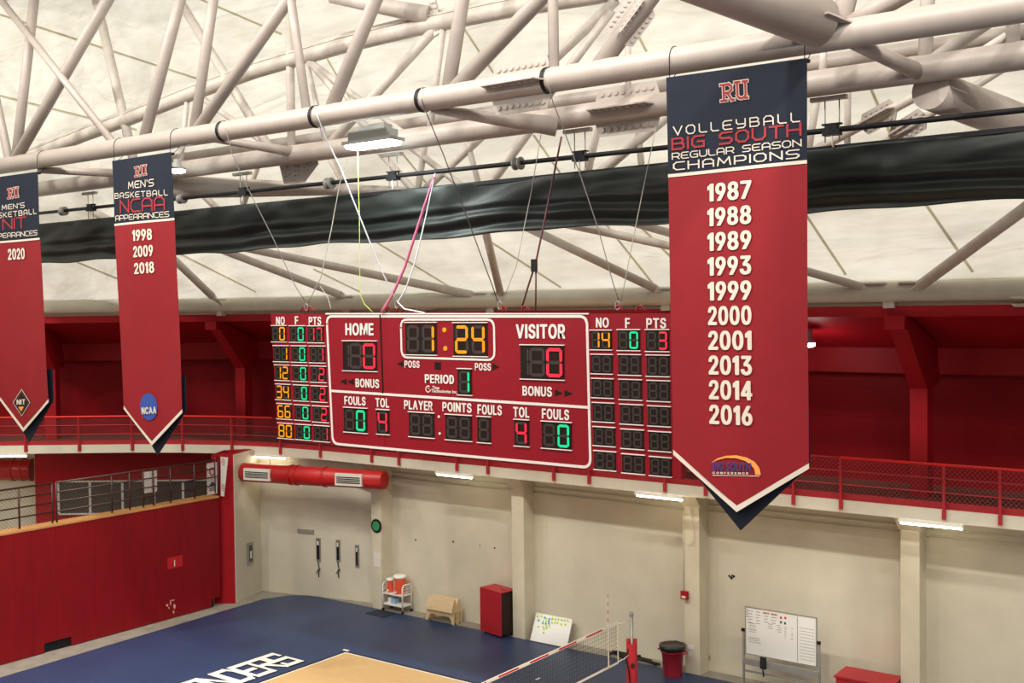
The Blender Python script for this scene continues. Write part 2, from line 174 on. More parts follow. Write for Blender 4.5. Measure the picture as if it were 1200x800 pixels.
GLYPHS = {'0':('227 -7 174 1 130 24 95 62 69 113 53 178 48 254 53 330 69 395 95 447 130 484 174 508 227 516 279 508 323 484 358 447 384 395 400 330 405 254 400 178 384 113 359 62 323 24 279 1 227 50 261 56 290 74 313 103 330 144 340 194 344 254 340 314 330 365 313 405 290 435 261 453 227 460 192 453 163 435 140 405 123 365 113 314 109 254 113 194 123 144 140 103 163 74 192 56','11 13 12 10 13 11 10 14 13 9 14 10 9 36 14 36 15 14 9 37 36 35 15 36 9 38 37 34 15 35 8 38 9 34 16 15 8 39 38 33 16 34 8 40 39 32 16 33 7 40 8 32 17 16 7 41 40 31 17 32 6 41 7 31 18 17 6 42 41 30 18 31 5 42 6 5 43 42 29 18 30 29 19 18 5 44 43 28 19 29 4 44 5 28 20 19 4 45 44 27 20 28 3 45 4 27 21 20 3 46 45 26 21 27 3 47 46 25 21 26 2 47 3 25 22 21 2 24 47 24 22 25 2 22 24 1 22 2 1 23 22 1 0 23'),'1':('76 0 76 55 391 55 391 0 276 509 276 0 212 0 212 448 209 448 86 358 86 427 198 509','10 4 11 10 8 4 8 7 4 7 5 4 10 9 8 6 5 7 0 2 1 0 3 2'),'2':('64 0 64 47 234 229 261 257 282 282 299 305 311 327 318 348 320 371 317 397 308 419 293 436 273 449 250 457 224 460 196 457 172 447 153 433 139 413 130 390 127 362 66 362 71 405 86 442 111 473 143 496 182 511 225 516 268 511 306 497 337 474 361 445 376 411 381 372 378 345 371 318 357 290 336 259 306 223 267 180 153 60 153 57 389 57 389 0','26 28 27 26 29 28 25 29 26 25 30 29 24 30 25 24 31 30 23 15 24 15 14 24 14 13 24 13 31 24 12 31 13 23 16 15 11 31 12 23 17 16 11 32 31 22 17 23 10 32 11 22 18 17 9 32 10 22 19 18 9 33 32 21 19 22 8 33 9 21 20 19 8 34 33 7 34 8 6 34 7 6 35 34 5 35 6 5 36 35 4 36 5 4 37 36 3 37 4 3 38 37 2 38 3 1 38 2 1 39 38 1 40 39 1 41 40 1 42 41 1 43 42 0 43 1'),'3':('218 -7 173 -3 133 10 98 30 70 57 52 91 44 132 109 132 115 107 126 87 144 71 165 59 191 52 219 50 248 53 275 61 297 74 315 93 325 116 329 145 326 172 316 196 299 217 275 234 242 244 201 248 157 248 157 299 288 448 288 452 70 452 70 509 372 509 372 461 211 278 211 289 264 288 308 276 344 253 371 222 387 186 393 145 387 103 370 66 344 36 309 12 266 -2','30 32 31 30 33 32 30 29 33 29 28 33 28 34 33 27 35 28 35 34 28 26 35 27 26 36 35 26 37 36 26 38 37 26 25 38 25 24 38 24 39 38 23 39 24 22 39 23 22 40 39 21 40 22 20 40 21 20 41 40 19 41 20 18 41 19 18 42 41 5 7 6 5 8 7 17 42 18 5 9 8 17 43 42 16 43 17 4 9 5 4 10 9 15 43 16 4 11 10 15 44 43 14 44 15 4 12 11 3 12 4 13 44 14 3 13 12 3 44 13 3 45 44 2 45 3 2 46 45 1 46 2 1 0 46'),'4':('40 105 40 158 247 509 311 509 109 166 109 163 413 163 413 105 282 0 282 121 282 146 282 318 343 318 343 0','1 3 2 1 4 3 10 12 11 10 13 12 1 5 4 1 6 5 1 10 6 10 7 6 0 10 1 0 9 10 13 7 10 0 8 9 8 7 0 8 13 7'),'5':('221 -7 178 -2 140 11 108 32 83 60 66 93 60 130 122 130 127 108 138 89 154 73 173 60 196 52 221 50 250 53 276 64 298 82 314 104 324 131 328 162 324 193 314 221 297 244 275 262 248 273 218 277 192 275 167 268 145 258 128 246 67 253 96 509 366 509 366 452 151 452 134 301 136 301 155 315 178 325 203 331 229 334 263 330 294 321 321 306 345 285 364 260 379 231 388 199 391 163 385 117 369 76 343 41 309 15 268 -1','30 34 31 34 32 31 34 33 32 30 35 34 39 41 40 38 41 39 38 42 41 37 42 38 37 43 42 36 43 37 36 44 43 30 36 35 30 26 36 26 25 36 25 44 36 25 45 44 24 45 25 30 27 26 23 45 24 30 28 27 22 45 23 22 46 45 30 29 28 21 46 22 21 47 46 20 47 21 20 48 47 19 48 20 19 49 48 18 49 19 17 49 18 5 7 6 5 8 7 17 50 49 5 9 8 16 50 17 4 9 5 4 10 9 15 50 16 15 51 50 4 11 10 14 51 15 4 12 11 3 12 4 13 51 14 3 13 12 3 51 13 3 52 51 2 52 3 2 53 52 1 53 2 1 0 53'),'6':('226 -7 182 -1 142 15 109 40 84 74 69 115 64 162 68 199 80 239 102 285 137 340 252 509 322 509 151 261 145 261 154 275 165 288 179 299 196 307 214 312 235 314 278 309 316 295 346 271 370 240 384 201 389 157 384 112 368 73 343 39 310 14 271 -2 226 48 254 52 279 63 299 79 314 101 324 128 327 157 324 187 314 213 299 235 279 251 254 262 226 265 198 262 174 252 153 235 138 214 128 188 125 158 128 128 138 102 153 79 174 63 198 52','10 12 11 10 16 12 16 13 12 9 16 10 19 21 20 18 21 19 18 22 21 17 22 18 16 22 17 16 23 22 9 15 16 13 44 16 44 23 16 8 15 9 8 14 15 44 43 23 43 24 23 13 45 44 13 46 45 42 24 43 8 13 14 8 46 13 8 47 46 41 24 42 41 25 24 7 47 8 7 48 47 40 25 41 7 49 48 39 25 40 39 26 25 6 49 7 6 50 49 38 26 39 5 50 6 5 51 50 37 26 38 37 27 26 5 52 51 36 27 37 4 52 5 36 28 27 4 53 52 35 28 36 4 54 53 34 28 35 3 54 4 34 29 28 3 55 54 33 29 34 3 32 55 32 29 33 3 29 32 2 29 3 2 30 29 1 30 2 1 31 30 0 31 1'),'7':('97 0 323 448 323 452 62 452 62 509 391 509 391 449 165 0','3 5 4 3 2 5 2 6 5 1 6 2 1 7 6 0 7 1'),'8':('226 -7 178 -2 136 11 101 33 74 62 57 96 52 135 55 166 65 195 81 220 101 241 125 256 153 265 153 267 119 282 93 308 76 342 70 380 75 417 90 450 114 477 146 498 184 511 226 516 269 511 306 498 337 477 361 450 377 417 382 380 376 342 359 308 333 282 300 267 300 265 327 256 351 241 372 220 387 195 397 166 401 135 395 96 378 62 352 33 317 11 275 -2 226 49 258 52 285 60 307 74 323 91 333 113 337 139 333 165 322 189 305 208 283 223 256 232 226 235 196 232 169 223 147 208 130 189 119 165 115 139 119 113 129 91 145 74 167 60 195 52 226 290 252 292 274 300 293 313 307 330 316 351 319 376 316 399 308 420 294 437 275 449 252 457 226 460 200 457 177 449 159 437 145 420 136 399 133 376 136 351 145 330 159 313 178 300 201 292','22 24 23 21 24 22 21 25 24 20 25 21 20 26 25 19 26 20 19 82 26 82 27 26 19 83 82 81 27 82 19 84 83 80 27 81 18 84 19 80 28 27 18 85 84 79 28 80 18 86 85 78 28 79 18 87 86 77 28 78 17 87 18 77 29 28 17 88 87 76 29 77 16 88 17 76 30 29 16 89 88 75 30 76 16 90 89 74 30 75 74 31 30 15 90 16 15 91 90 73 31 74 15 92 91 72 31 73 72 32 31 14 92 15 14 93 92 71 32 72 14 70 93 70 32 71 14 32 70 14 33 32 13 33 14 12 33 13 12 34 33 11 34 12 11 35 34 10 35 11 10 36 35 9 58 10 58 36 10 58 37 36 9 59 58 57 37 58 9 60 59 56 37 57 9 61 60 55 37 56 8 61 9 55 38 37 8 62 61 54 38 55 7 62 8 54 39 38 7 63 62 53 39 54 6 63 7 53 40 39 6 64 63 52 40 53 6 65 64 51 40 52 5 65 6 51 41 40 5 66 65 50 41 51 4 66 5 50 42 41 4 67 66 49 42 50 4 68 67 48 42 49 3 68 4 48 43 42 3 69 68 47 43 48 3 46 69 46 43 47 3 43 46 2 43 3 2 44 43 1 44 2 1 45 44 0 45 1'),'9':('226 516 271 510 310 494 343 468 368 434 384 393 389 347 385 309 373 270 350 224 315 168 200 0 130 0 301 248 307 248 299 234 287 221 273 210 257 202 238 196 218 195 175 199 137 214 106 237 83 269 68 307 64 352 69 397 85 436 110 469 143 494 182 510 226 460 199 457 174 446 154 429 138 407 129 381 125 352 129 322 138 295 154 274 174 257 199 247 226 243 254 247 279 257 299 273 314 295 324 321 327 350 324 381 314 407 299 429 279 446 254 457','31 1 0 30 1 31 30 2 1 29 2 30 29 3 2 28 33 29 33 32 29 32 3 29 32 55 3 55 4 3 28 34 33 54 4 55 28 35 34 53 4 54 27 35 28 53 5 4 27 36 35 52 5 53 27 37 36 51 5 52 26 37 27 51 6 5 26 38 37 50 6 51 25 38 26 25 39 38 49 6 50 49 7 6 25 40 39 48 7 49 48 8 7 24 40 25 24 41 40 47 8 48 24 42 41 46 8 47 46 14 8 14 9 8 23 42 24 23 43 42 45 13 46 13 14 46 45 17 13 17 12 13 15 9 14 23 44 43 44 17 45 23 17 44 22 17 23 16 9 15 16 10 9 17 10 16 21 17 22 21 18 17 12 10 17 21 19 18 20 19 21 12 11 10'),'A':('16 0 201 509 276 509 463 0 395 0 287 302 276 334 264 372 250 420 232 478 245 478 228 419 213 371 201 333 191 302 85 0 110 142 110 199 370 199 370 142','0 9 1 9 2 1 9 10 2 10 3 2 0 17 9 17 11 9 11 8 9 11 8 10 8 18 10 18 3 10 7 18 8 17 12 11 6 18 7 17 13 12 5 18 6 17 14 13 17 16 14 16 15 14 4 19 5 19 18 5 0 16 17 16 18 17 16 19 18 19 3 18 0 15 16 4 3 19'),'B':('60 0 60 509 241 509 289 504 329 491 359 469 381 442 394 410 398 374 395 344 387 320 373 301 356 286 336 275 315 267 315 262 339 257 363 245 385 227 402 203 414 173 418 136 413 100 400 67 377 39 344 18 301 4 247 0 125 57 245 57 296 63 330 80 349 105 355 137 352 161 342 184 327 203 306 218 279 228 248 231 125 231 125 285 238 285 265 288 288 296 308 309 323 326 333 348 336 372 330 403 313 429 283 446 240 452 125 452','0 53 1 53 2 1 53 3 2 53 4 3 53 5 4 53 52 5 52 6 5 0 41 53 51 6 52 50 6 51 50 7 6 49 7 50 49 8 7 48 8 49 48 9 8 47 9 48 46 9 47 46 10 9 45 10 46 45 11 10 44 11 45 44 12 11 43 12 44 42 12 43 42 13 12 0 40 41 40 42 41 40 13 42 40 14 13 40 15 14 40 16 15 40 17 16 40 39 17 39 18 17 0 28 40 38 18 39 37 18 38 37 19 18 36 19 37 36 20 19 35 20 36 34 20 35 34 21 20 33 21 34 32 21 33 32 22 21 31 22 32 31 23 22 30 23 31 30 24 23 29 24 30 0 29 28 0 24 29 0 25 24 0 26 25 0 27 26'),'C':('267 -7 205 1 150 25 104 63 70 115 48 179 40 254 48 329 70 393 104 445 150 484 205 508 267 516 305 513 340 504 373 490 402 471 427 447 448 418 463 385 473 348 408 348 401 373 389 395 375 413 357 428 337 440 315 449 292 454 267 456 223 450 184 432 150 403 125 364 109 314 103 254 109 194 125 145 151 105 184 76 223 59 267 53 292 55 315 60 337 69 357 81 375 96 389 114 401 136 408 160 473 160 463 124 448 91 428 62 402 38 373 19 341 5 305 -4','11 13 12 11 14 13 10 14 11 10 15 14 10 16 15 9 16 10 9 29 16 29 17 16 9 30 29 28 17 29 27 17 28 9 31 30 26 17 27 26 18 17 8 31 9 25 18 26 8 32 31 24 18 25 24 19 18 23 19 24 8 33 32 22 19 23 7 33 8 22 20 19 21 20 22 7 34 33 6 34 7 6 35 34 5 35 6 5 36 35 5 37 36 4 37 5 48 50 49 48 51 50 4 38 37 47 51 48 47 52 51 3 38 4 46 52 47 3 39 38 45 52 46 45 53 52 44 53 45 3 40 39 43 53 44 2 40 3 43 54 53 42 54 43 2 41 40 41 54 42 2 54 41 2 55 54 1 55 2 1 56 55 1 57 56 0 57 1'),'D':('219 0 96 0 96 57 215 57 272 63 318 81 354 110 379 149 394 198 399 255 394 312 379 361 354 399 320 428 275 446 221 452 93 452 93 509 225 509 294 501 353 478 399 441 433 391 455 329 462 255 455 181 433 119 398 68 351 31 291 8 125 509 125 0 60 0 60 509','32 17 33 17 30 33 32 16 17 30 18 17 31 18 30 31 15 18 15 19 18 15 20 19 15 21 20 32 15 16 32 2 15 2 31 15 31 14 15 31 13 14 31 12 13 31 11 12 31 10 11 31 9 10 31 8 9 31 3 8 3 7 8 3 6 7 3 5 6 3 4 5 32 1 2 31 3 2'),'E':('60 0 60 509 372 509 372 452 125 452 125 286 355 286 355 229 125 229 125 57 375 57 375 0','0 4 1 4 2 1 4 3 2 0 5 4 0 8 5 8 6 5 8 7 6 0 9 8 0 10 9 0 11 10'),'F':('60 0 60 509 369 509 369 452 125 452 125 278 346 278 346 221 125 221 125 0','0 4 1 4 2 1 4 3 2 0 5 4 0 8 5 8 6 5 8 7 6 0 9 8'),'G':('269 -7 205 1 149 25 104 64 69 116 47 179 40 254 47 329 69 393 103 445 149 484 203 508 265 516 304 513 340 504 374 489 403 469 429 445 449 416 465 384 474 349 408 349 399 372 387 393 373 411 356 427 337 439 315 448 291 454 265 456 222 450 183 432 150 404 125 364 109 314 103 254 109 194 125 145 151 105 184 76 224 59 269 53 309 57 345 71 374 93 396 123 410 160 415 202 434 199 283 199 283 256 478 256 478 200 471 141 451 91 419 50 377 19 326 0','11 13 12 11 14 13 10 14 11 10 15 14 10 16 15 9 16 10 9 29 16 29 17 16 9 30 29 28 17 29 27 17 28 9 31 30 26 17 27 8 31 9 26 18 17 25 18 26 8 32 31 24 18 25 24 19 18 23 19 24 8 33 32 7 33 8 22 19 23 22 20 19 21 20 22 7 34 33 6 34 7 6 35 34 49 51 50 49 47 51 47 52 51 5 35 6 5 36 35 49 46 47 48 52 47 48 53 52 46 48 49 46 53 48 5 37 36 4 37 5 45 53 46 4 38 37 45 54 53 44 54 45 3 38 4 3 39 38 43 54 44 43 55 54 3 40 39 42 55 43 2 40 3 2 41 40 41 55 42 2 55 41 2 56 55 1 56 2 1 57 56 0 57 1'),'H':('60 0 60 509 125 509 125 289 392 289 392 509 457 509 457 0 392 0 392 232 125 232 125 0','0 2 1 0 3 2 4 6 5 4 7 6 0 10 3 10 4 3 10 9 4 9 7 4 0 11 10 8 7 9'),'I':('31 0 31 57 118 57 118 452 31 452 31 509 269 509 269 452 183 452 183 57 269 57 269 0','4 6 5 4 7 6 3 7 4 2 8 3 8 7 3 2 9 8 0 2 1 0 9 2 0 10 9 0 11 10'),'L':('60 0 60 509 125 509 125 57 361 57 361 0','0 2 1 0 3 2 0 4 3 0 5 4'),'M':('60 0 60 509 152 509 277 187 282 174 287 159 293 141 299 123 305 103 311 84 317 65 322 49 307 49 312 65 318 83 324 102 330 121 336 140 342 158 348 174 352 187 476 509 568 509 568 0 504 0 504 291 504 308 504 327 505 347 505 369 506 391 506 413 507 435 507 457 513 457 505 433 498 409 490 386 482 363 474 341 467 322 461 305 456 291 342 0 286 0 170 291 165 304 159 321 152 340 145 361 137 384 129 408 121 432 112 457 119 457 119 437 120 416 120 394 121 372 121 350 122 328 122 309 122 291 122 0','0 53 1 53 2 1 53 54 2 54 3 2 20 33 21 33 22 21 33 34 22 34 23 22 0 52 53 55 3 54 20 32 33 35 32 34 32 23 34 56 52 55 52 3 55 20 35 32 35 31 32 20 36 35 0 56 52 56 51 52 0 57 56 20 37 36 0 58 57 20 38 37 0 59 58 20 39 38 0 60 59 20 40 39 0 61 60 20 41 40 0 62 61 20 42 41 0 63 62 20 43 42 19 43 20 18 43 19 17 43 18 16 43 17 15 43 16 14 43 15 13 10 14 10 43 14 13 11 10 12 11 13'),'N':('60 0 60 509 136 509 343 183 352 169 363 151 375 130 388 107 401 82 414 55 405 54 402 81 401 108 400 134 399 157 399 178 399 195 399 509 463 509 463 0 387 0 202 290 190 310 177 331 164 354 148 381 130 413 108 452 119 454 121 417 122 384 123 354 124 328 125 307 125 291 125 0','0 27 1 27 2 1 27 28 2 28 3 2 16 18 17 16 19 18 29 26 28 26 3 28 0 29 27 29 26 27 0 30 29 25 3 26 0 31 30 24 3 25 23 3 24 0 32 31 22 3 23 0 33 32 21 3 22 0 34 33 0 35 34 20 3 21 15 19 16 20 4 3 14 19 15 20 5 4 13 19 14 20 6 5 12 19 13 20 7 6 11 19 12 20 8 7 20 10 8 10 9 8 10 19 11 20 19 10'),'O':('267 -7 205 1 150 25 105 63 70 115 48 179 40 254 48 329 70 393 105 445 150 484 205 508 267 516 329 508 384 484 429 445 464 393 486 329 493 254 486 179 464 115 429 63 384 25 329 1 267 53 310 59 349 76 383 105 408 144 425 194 430 254 425 314 408 365 383 404 349 433 310 450 267 456 223 450 184 433 151 404 125 364 109 314 103 254 109 194 125 144 151 105 184 76 223 59','11 13 12 10 13 11 10 14 13 9 14 10 9 36 14 36 15 14 9 37 36 35 15 36 34 15 35 9 38 37 8 38 9 34 16 15 33 16 34 8 39 38 32 16 33 8 40 39 7 40 8 32 17 16 31 17 32 7 41 40 6 41 7 31 18 17 30 18 31 6 42 41 5 42 6 5 43 42 29 18 30 29 19 18 5 44 43 28 19 29 4 44 5 28 20 19 4 45 44 27 20 28 3 45 4 27 21 20 3 46 45 26 21 27 3 47 46 25 21 26 25 22 21 2 47 3 2 24 47 24 22 25 2 22 24 1 22 2 1 23 22 1 0 23'),'P':('60 0 60 509 235 509 289 503 332 487 366 462 390 430 404 391 409 348 404 304 390 265 366 233 332 207 289 191 235 186 109 186 109 242 233 242 269 246 297 256 318 272 333 294 342 319 344 348 342 376 333 402 318 423 297 439 268 449 232 452 125 452 125 0','0 30 1 30 2 1 30 3 2 30 4 3 30 5 4 30 29 5 29 28 5 28 6 5 0 16 30 16 31 30 27 6 28 26 6 27 26 7 6 25 7 26 24 7 25 24 8 7 23 8 24 22 8 23 22 9 8 21 9 22 21 10 9 20 10 21 19 10 20 19 11 10 18 11 19 17 11 18 0 15 16 31 17 16 31 14 17 14 11 17 14 12 11 14 13 12 0 14 15 0 31 14'),'R':('60 0 60 509 236 509 290 504 333 489 367 465 390 433 405 395 409 352 405 309 390 271 367 240 333 217 289 203 236 198 96 198 96 255 234 255 269 258 298 267 319 281 334 300 342 324 345 352 342 380 334 405 319 425 298 440 269 449 233 452 125 452 125 0 353 0 230 229 303 229 428 0','0 16 1 16 30 1 30 2 1 30 3 2 30 4 3 30 5 4 30 29 5 29 28 5 28 6 5 16 31 30 27 6 28 26 6 27 26 7 6 25 7 26 24 7 25 24 8 7 23 8 24 22 8 23 22 9 8 21 9 22 21 10 9 20 10 21 19 10 20 19 11 10 18 11 19 17 11 18 0 15 16 31 17 16 31 33 17 33 11 17 33 34 11 34 12 11 31 14 33 14 32 33 35 12 34 13 35 12 14 35 13 0 14 15 0 31 14 32 35 14'),'S':('224 -9 172 -4 128 9 91 31 64 60 46 96 38 137 104 137 110 110 123 88 142 71 166 59 194 52 224 49 257 52 286 60 311 74 329 92 341 114 346 139 342 161 332 179 316 193 296 205 272 214 245 222 184 239 128 260 86 289 60 326 52 372 58 413 75 448 102 476 138 498 180 511 227 516 275 511 316 498 351 476 377 449 394 415 401 378 337 378 326 412 302 437 267 453 225 459 194 456 167 448 145 435 129 418 118 398 115 376 119 352 131 334 148 319 169 308 191 300 212 293 264 279 287 272 312 264 336 252 359 238 379 220 395 198 405 171 408 139 403 99 386 64 360 34 323 11 278 -4','35 37 36 34 37 35 34 38 37 33 38 34 33 39 38 33 40 39 32 47 33 47 40 33 32 48 47 46 40 47 32 49 48 45 40 46 45 41 40 31 49 32 31 50 49 44 41 45 31 51 50 31 52 51 44 42 41 30 52 31 43 42 44 30 53 52 30 54 53 29 54 30 29 55 54 29 56 55 28 56 29 28 57 56 28 58 57 28 59 58 28 60 59 27 60 28 27 61 60 27 62 61 27 63 62 26 63 27 26 64 63 25 64 26 25 65 64 24 65 25 24 66 65 23 66 24 22 66 23 22 67 66 21 67 22 20 67 21 20 68 67 19 68 20 18 68 19 18 69 68 5 7 6 5 8 7 17 69 18 5 9 8 17 70 69 4 9 5 16 70 17 4 10 9 15 70 16 4 11 10 15 71 70 14 71 15 3 11 4 3 12 11 13 71 14 3 13 12 3 71 13 3 72 71 2 72 3 2 73 72 1 73 2 1 0 73'),'T':('32 452 32 509 417 509 417 452 257 452 257 0 193 0 193 452','0 2 1 0 3 2 7 3 0 6 4 7 4 3 7 6 5 4'),'U':('259 -8 203 -2 154 15 114 43 85 80 66 124 60 173 60 509 124 509 124 178 128 144 141 113 160 87 187 68 220 56 259 52 298 56 331 68 357 87 377 113 389 144 393 178 393 509 457 509 457 173 451 124 433 80 403 43 363 15 315 -2','6 8 7 6 9 8 21 23 22 21 24 23 6 10 9 20 24 21 5 10 6 20 25 24 5 11 10 19 25 20 19 26 25 4 11 5 4 12 11 18 26 19 4 13 12 17 26 18 3 13 4 17 27 26 3 14 13 16 27 17 3 15 14 15 27 16 3 27 15 2 27 3 2 28 27 1 28 2 1 29 28 0 29 1'),'V':('204 0 16 509 84 509 192 206 203 176 215 137 230 89 248 31 235 31 252 90 267 138 279 176 290 206 395 509 463 509 278 0','0 2 1 0 3 2 12 14 13 12 15 14 0 4 3 11 15 12 10 15 11 0 5 4 9 15 10 0 6 5 8 7 9 7 15 9 0 7 6 0 15 7'),'Y':('203 0 203 208 16 509 91 509 192 344 208 318 222 292 236 264 250 230 224 230 237 265 251 293 265 318 280 344 381 509 455 509 268 208 268 0','1 3 2 1 4 3 13 15 14 13 16 15 1 5 4 12 16 13 11 16 12 1 6 5 10 16 11 1 7 6 9 8 10 8 16 10 1 8 7 1 16 8 0 16 1 0 17 16'),}
def flat(m, name, vs, fs, parent=None):
    b = MB(); b.add(vs, fs); return b.build(name, m, parent)
def _pairs(t, n):
    v = [int(i) for i in t.split()]; return [tuple(v[i:i+n]) for i in range(0, len(v), n)]
FONT = {k: (_pairs(a, 2), _pairs(b_, 3)) for k, (a, b_) in GLYPHS.items()}     # heavy condensed sans-serif capitals and figures
FONT['4'] = ([(250, 0), (315, 0), (315, 509), (250, 509), (20, 105), (250, 105), (250, 165), (20, 165), (315, 105), (375, 105), (375, 165), (315, 165), (95, 165), (250, 410)],
             [(0, 1, 2), (0, 2, 3), (4, 5, 6), (4, 6, 7), (8, 9, 10), (8, 10, 11), (7, 12, 13), (7, 13, 3)])
_a = [math.pi/2-math.pi*i/12 for i in range(13)]
FONT['D'] = ([(60, 0), (125, 0), (125, 509), (60, 509), (125, 449), (210, 449), (210, 509), (125, 60), (210, 60), (210, 0)]+[(210+190*math.cos(t), 254.5+254.5*math.sin(t)) for t in _a]+[(210+128*math.cos(t), 254.5+194.5*math.sin(t)) for t in _a],
             [(0, 1, 2), (0, 2, 3), (4, 5, 6), (4, 6, 2), (1, 9, 8), (1, 8, 7)]+[q for i in range(12) for q in ((10+i, 11+i, 24+i), (10+i, 24+i, 23+i))])
FONT['I'] = ([(18, 0), (95, 0), (95, 509), (18, 509)], [(0, 1, 2), (0, 2, 3)])
FONT['1'] = ([(150, 0), (230, 0), (230, 509), (180, 509), (60, 430), (60, 340), (150, 395)], [(0, 1, 2), (0, 2, 6), (6, 2, 3), (6, 3, 4), (6, 4, 5)])
def text_mesh(s, bold=.02, spacing=1.0):
    if all(ch in FONT or ch == ' ' for ch in s):
        vs, fs, x = [], [], 0
        for ch in s:
            if ch == ' ': x += 190; continue
            P, T = FONT[ch]; x0 = min(p[0] for p in P)
            for lay_, (dx, dy) in enumerate(((0, 0), (-34, -16), (34, -16), (34, 16), (-34, 16), (-40, 0), (40, 0), (0, 19), (0, -19))):    # heavy weight built up of shifted passes
                k = len(vs); vs += [(p[0]-x0+x+dx, p[1]+dy, lay_*.28) for p in P]; fs += [[i+k for i in t] for t in T]
            x += max(p[0] for p in P)-x0+138
        X0, X1 = min(v[0] for v in vs), max(v[0] for v in vs); Y0, Y1 = min(v[1] for v in vs), max(v[1] for v in vs)
        return [((v[0]-X0)/(X1-X0), (v[1]-Y0)/(Y1-Y0), v[2]) for v in vs], fs
    c = bpy.data.curves.new('t', 'FONT'); c.body = s; c.offset = bold; c.resolution_u = 3; c.space_character = spacing
    o = bpy.data.objects.new('t', c); COL.objects.link(o)
    me = bpy.data.meshes.new_from_object(o)
    vs = np.array([v.co[:] for v in me.vertices]); fs = [list(p.vertices) for p in me.polygons]
    bpy.data.objects.remove(o); bpy.data.curves.remove(c); bpy.data.meshes.remove(me)
    lo, hi = vs.min(0), vs.max(0)
    return [((v[0]-lo[0])/(hi[0]-lo[0]), (v[1]-lo[1])/(hi[1]-lo[1])) for v in vs], fs
# squared stroke lettering of the banners
G = {'A': ((4,), [[(0,0),(0,3),(1,4),(3,4),(4,3),(4,0)], [(0,1.5),(4,1.5)]]),
 'B': ((4,), [[(0,0),(0,4),(3,4),(3.7,3.4),(3.7,2.6),(3,2.1),(0,2.1)], [(3,2.1),(4,1.6),(4,.6),(3.2,0),(0,0)]]),
 'C': ((4,), [[(4,4),(1,4),(0,3),(0,1),(1,0),(4,0)]]),
 'E': ((4,), [[(4,4),(.8,4),(0,3.2),(0,.8),(.8,0),(4,0)], [(0,2),(3.4,2)]]),
 'G': ((4,), [[(4,4),(1,4),(0,3),(0,1),(1,0),(4,0),(4,2),(2,2)]]),
 'H': ((4,), [[(0,0),(0,4)], [(4,0),(4,4)], [(0,2),(4,2)]]),
 'I': ((0,), [[(0,0),(0,4)]]),
 'K': ((3.6,), [[(0,0),(0,4)], [(3.4,4),(1,2),(0,2)], [(1,2),(3.6,0)]]),
 'L': ((3.4,), [[(0,4),(0,.8),(.8,0),(3.4,0)]]),
 'M': ((4.8,), [[(0,0),(.5,4),(2.4,1),(4.3,4),(4.8,0)]]),
 'N': ((4,), [[(0,0),(0,4),(4,0),(4,4)]]),
 'O': ((4,), [[(1,0),(0,1),(0,3),(1,4),(3,4),(4,3),(4,1),(3,0),(1,0)]]),
 'P': ((4,), [[(0,0),(0,4),(3,4),(4,3.3),(4,2),(3.3,1.4),(0,1.4)]]),
 'R': ((4,), [[(0,0),(0,4),(3,4),(4,3.3),(4,2.2),(3.3,1.5),(0,1.5)], [(2.4,1.5),(4,0)]]),
 'S': ((4,), [[(4,4),(.8,4),(0,3.3),(0,2.6),(.8,2),(3.2,2),(4,1.4),(4,.7),(3.2,0),(0,0)]]),
 'T': ((4,), [[(0,4),(4,4)], [(2,4),(2,0)]]),
 'U': ((4,), [[(0,4),(0,1),(1,0),(3,0),(4,1),(4,4)]]),
 'V': ((4,), [[(0,4),(2,0),(4,4)]]),
 'Y': ((4,), [[(0,4),(0,2.6),(.8,1.8),(4,1.8)], [(4,4),(4,.8),(3.2,0),(.6,0)]]),
 "'": ((.4,), [[(.2,4),(.2,3.2)]]), ' ': ((2.6,), [])}
def stroke_text(s, w=.55, gap=1.5):
    vs, fs = [], []; x = 0
    for ch in s:
        (adv,), sts = G[ch]
        for st in sts:
            for (a, b) in zip(st, st[1:]):
                a = Vector((a[0]+x, a[1])); b = Vector((b[0]+x, b[1])); d = (b-a).normalized()*(w/2); n = Vector((-d.y, d.x))
                k = len(vs); vs += [a-n-d, b-n+d, b+n+d, a+n-d]; fs.append([k, k+1, k+2, k+3])
        x += adv+gap
    X0 = -w/2; X1 = x-gap+w/2; Y0 = -w/2; Y1 = 4+w/2
    return [((v.x-X0)/(X1-X0), (v.y-Y0)/(Y1-Y0)) for v in vs], fs
def place_flat(name, m, mesh2d, tl, tr, bl, parent, depthfn=None, off=Vector((0, -.015, 0))):
    """2-D outline in the unit square put on the quad tl-tr-bl"""
    tl, tr, bl = Vector(tl), Vector(tr), Vector(bl); vs2, fs = mesh2d; vs = []; q4 = all(len(f) == 4 and f[0] % 4 == 0 for f in fs)
    for i_, (a, b, *ly) in enumerate(vs2):
        p = tl+(tr-tl)*a+(bl-tl)*(1-b)
        if depthfn: p = p+Vector((0, depthfn(p.x, p.z), 0))
        if ly: p = p+Vector((0, -.0015*ly[0], 0))
        if q4: p = p+Vector((0, -.0012*((i_//4) % 4), 0))
        vs.append(p+off)
    b = MB(); b.add(vs, fs)
    o = b.build(name, m, parent)
    return o
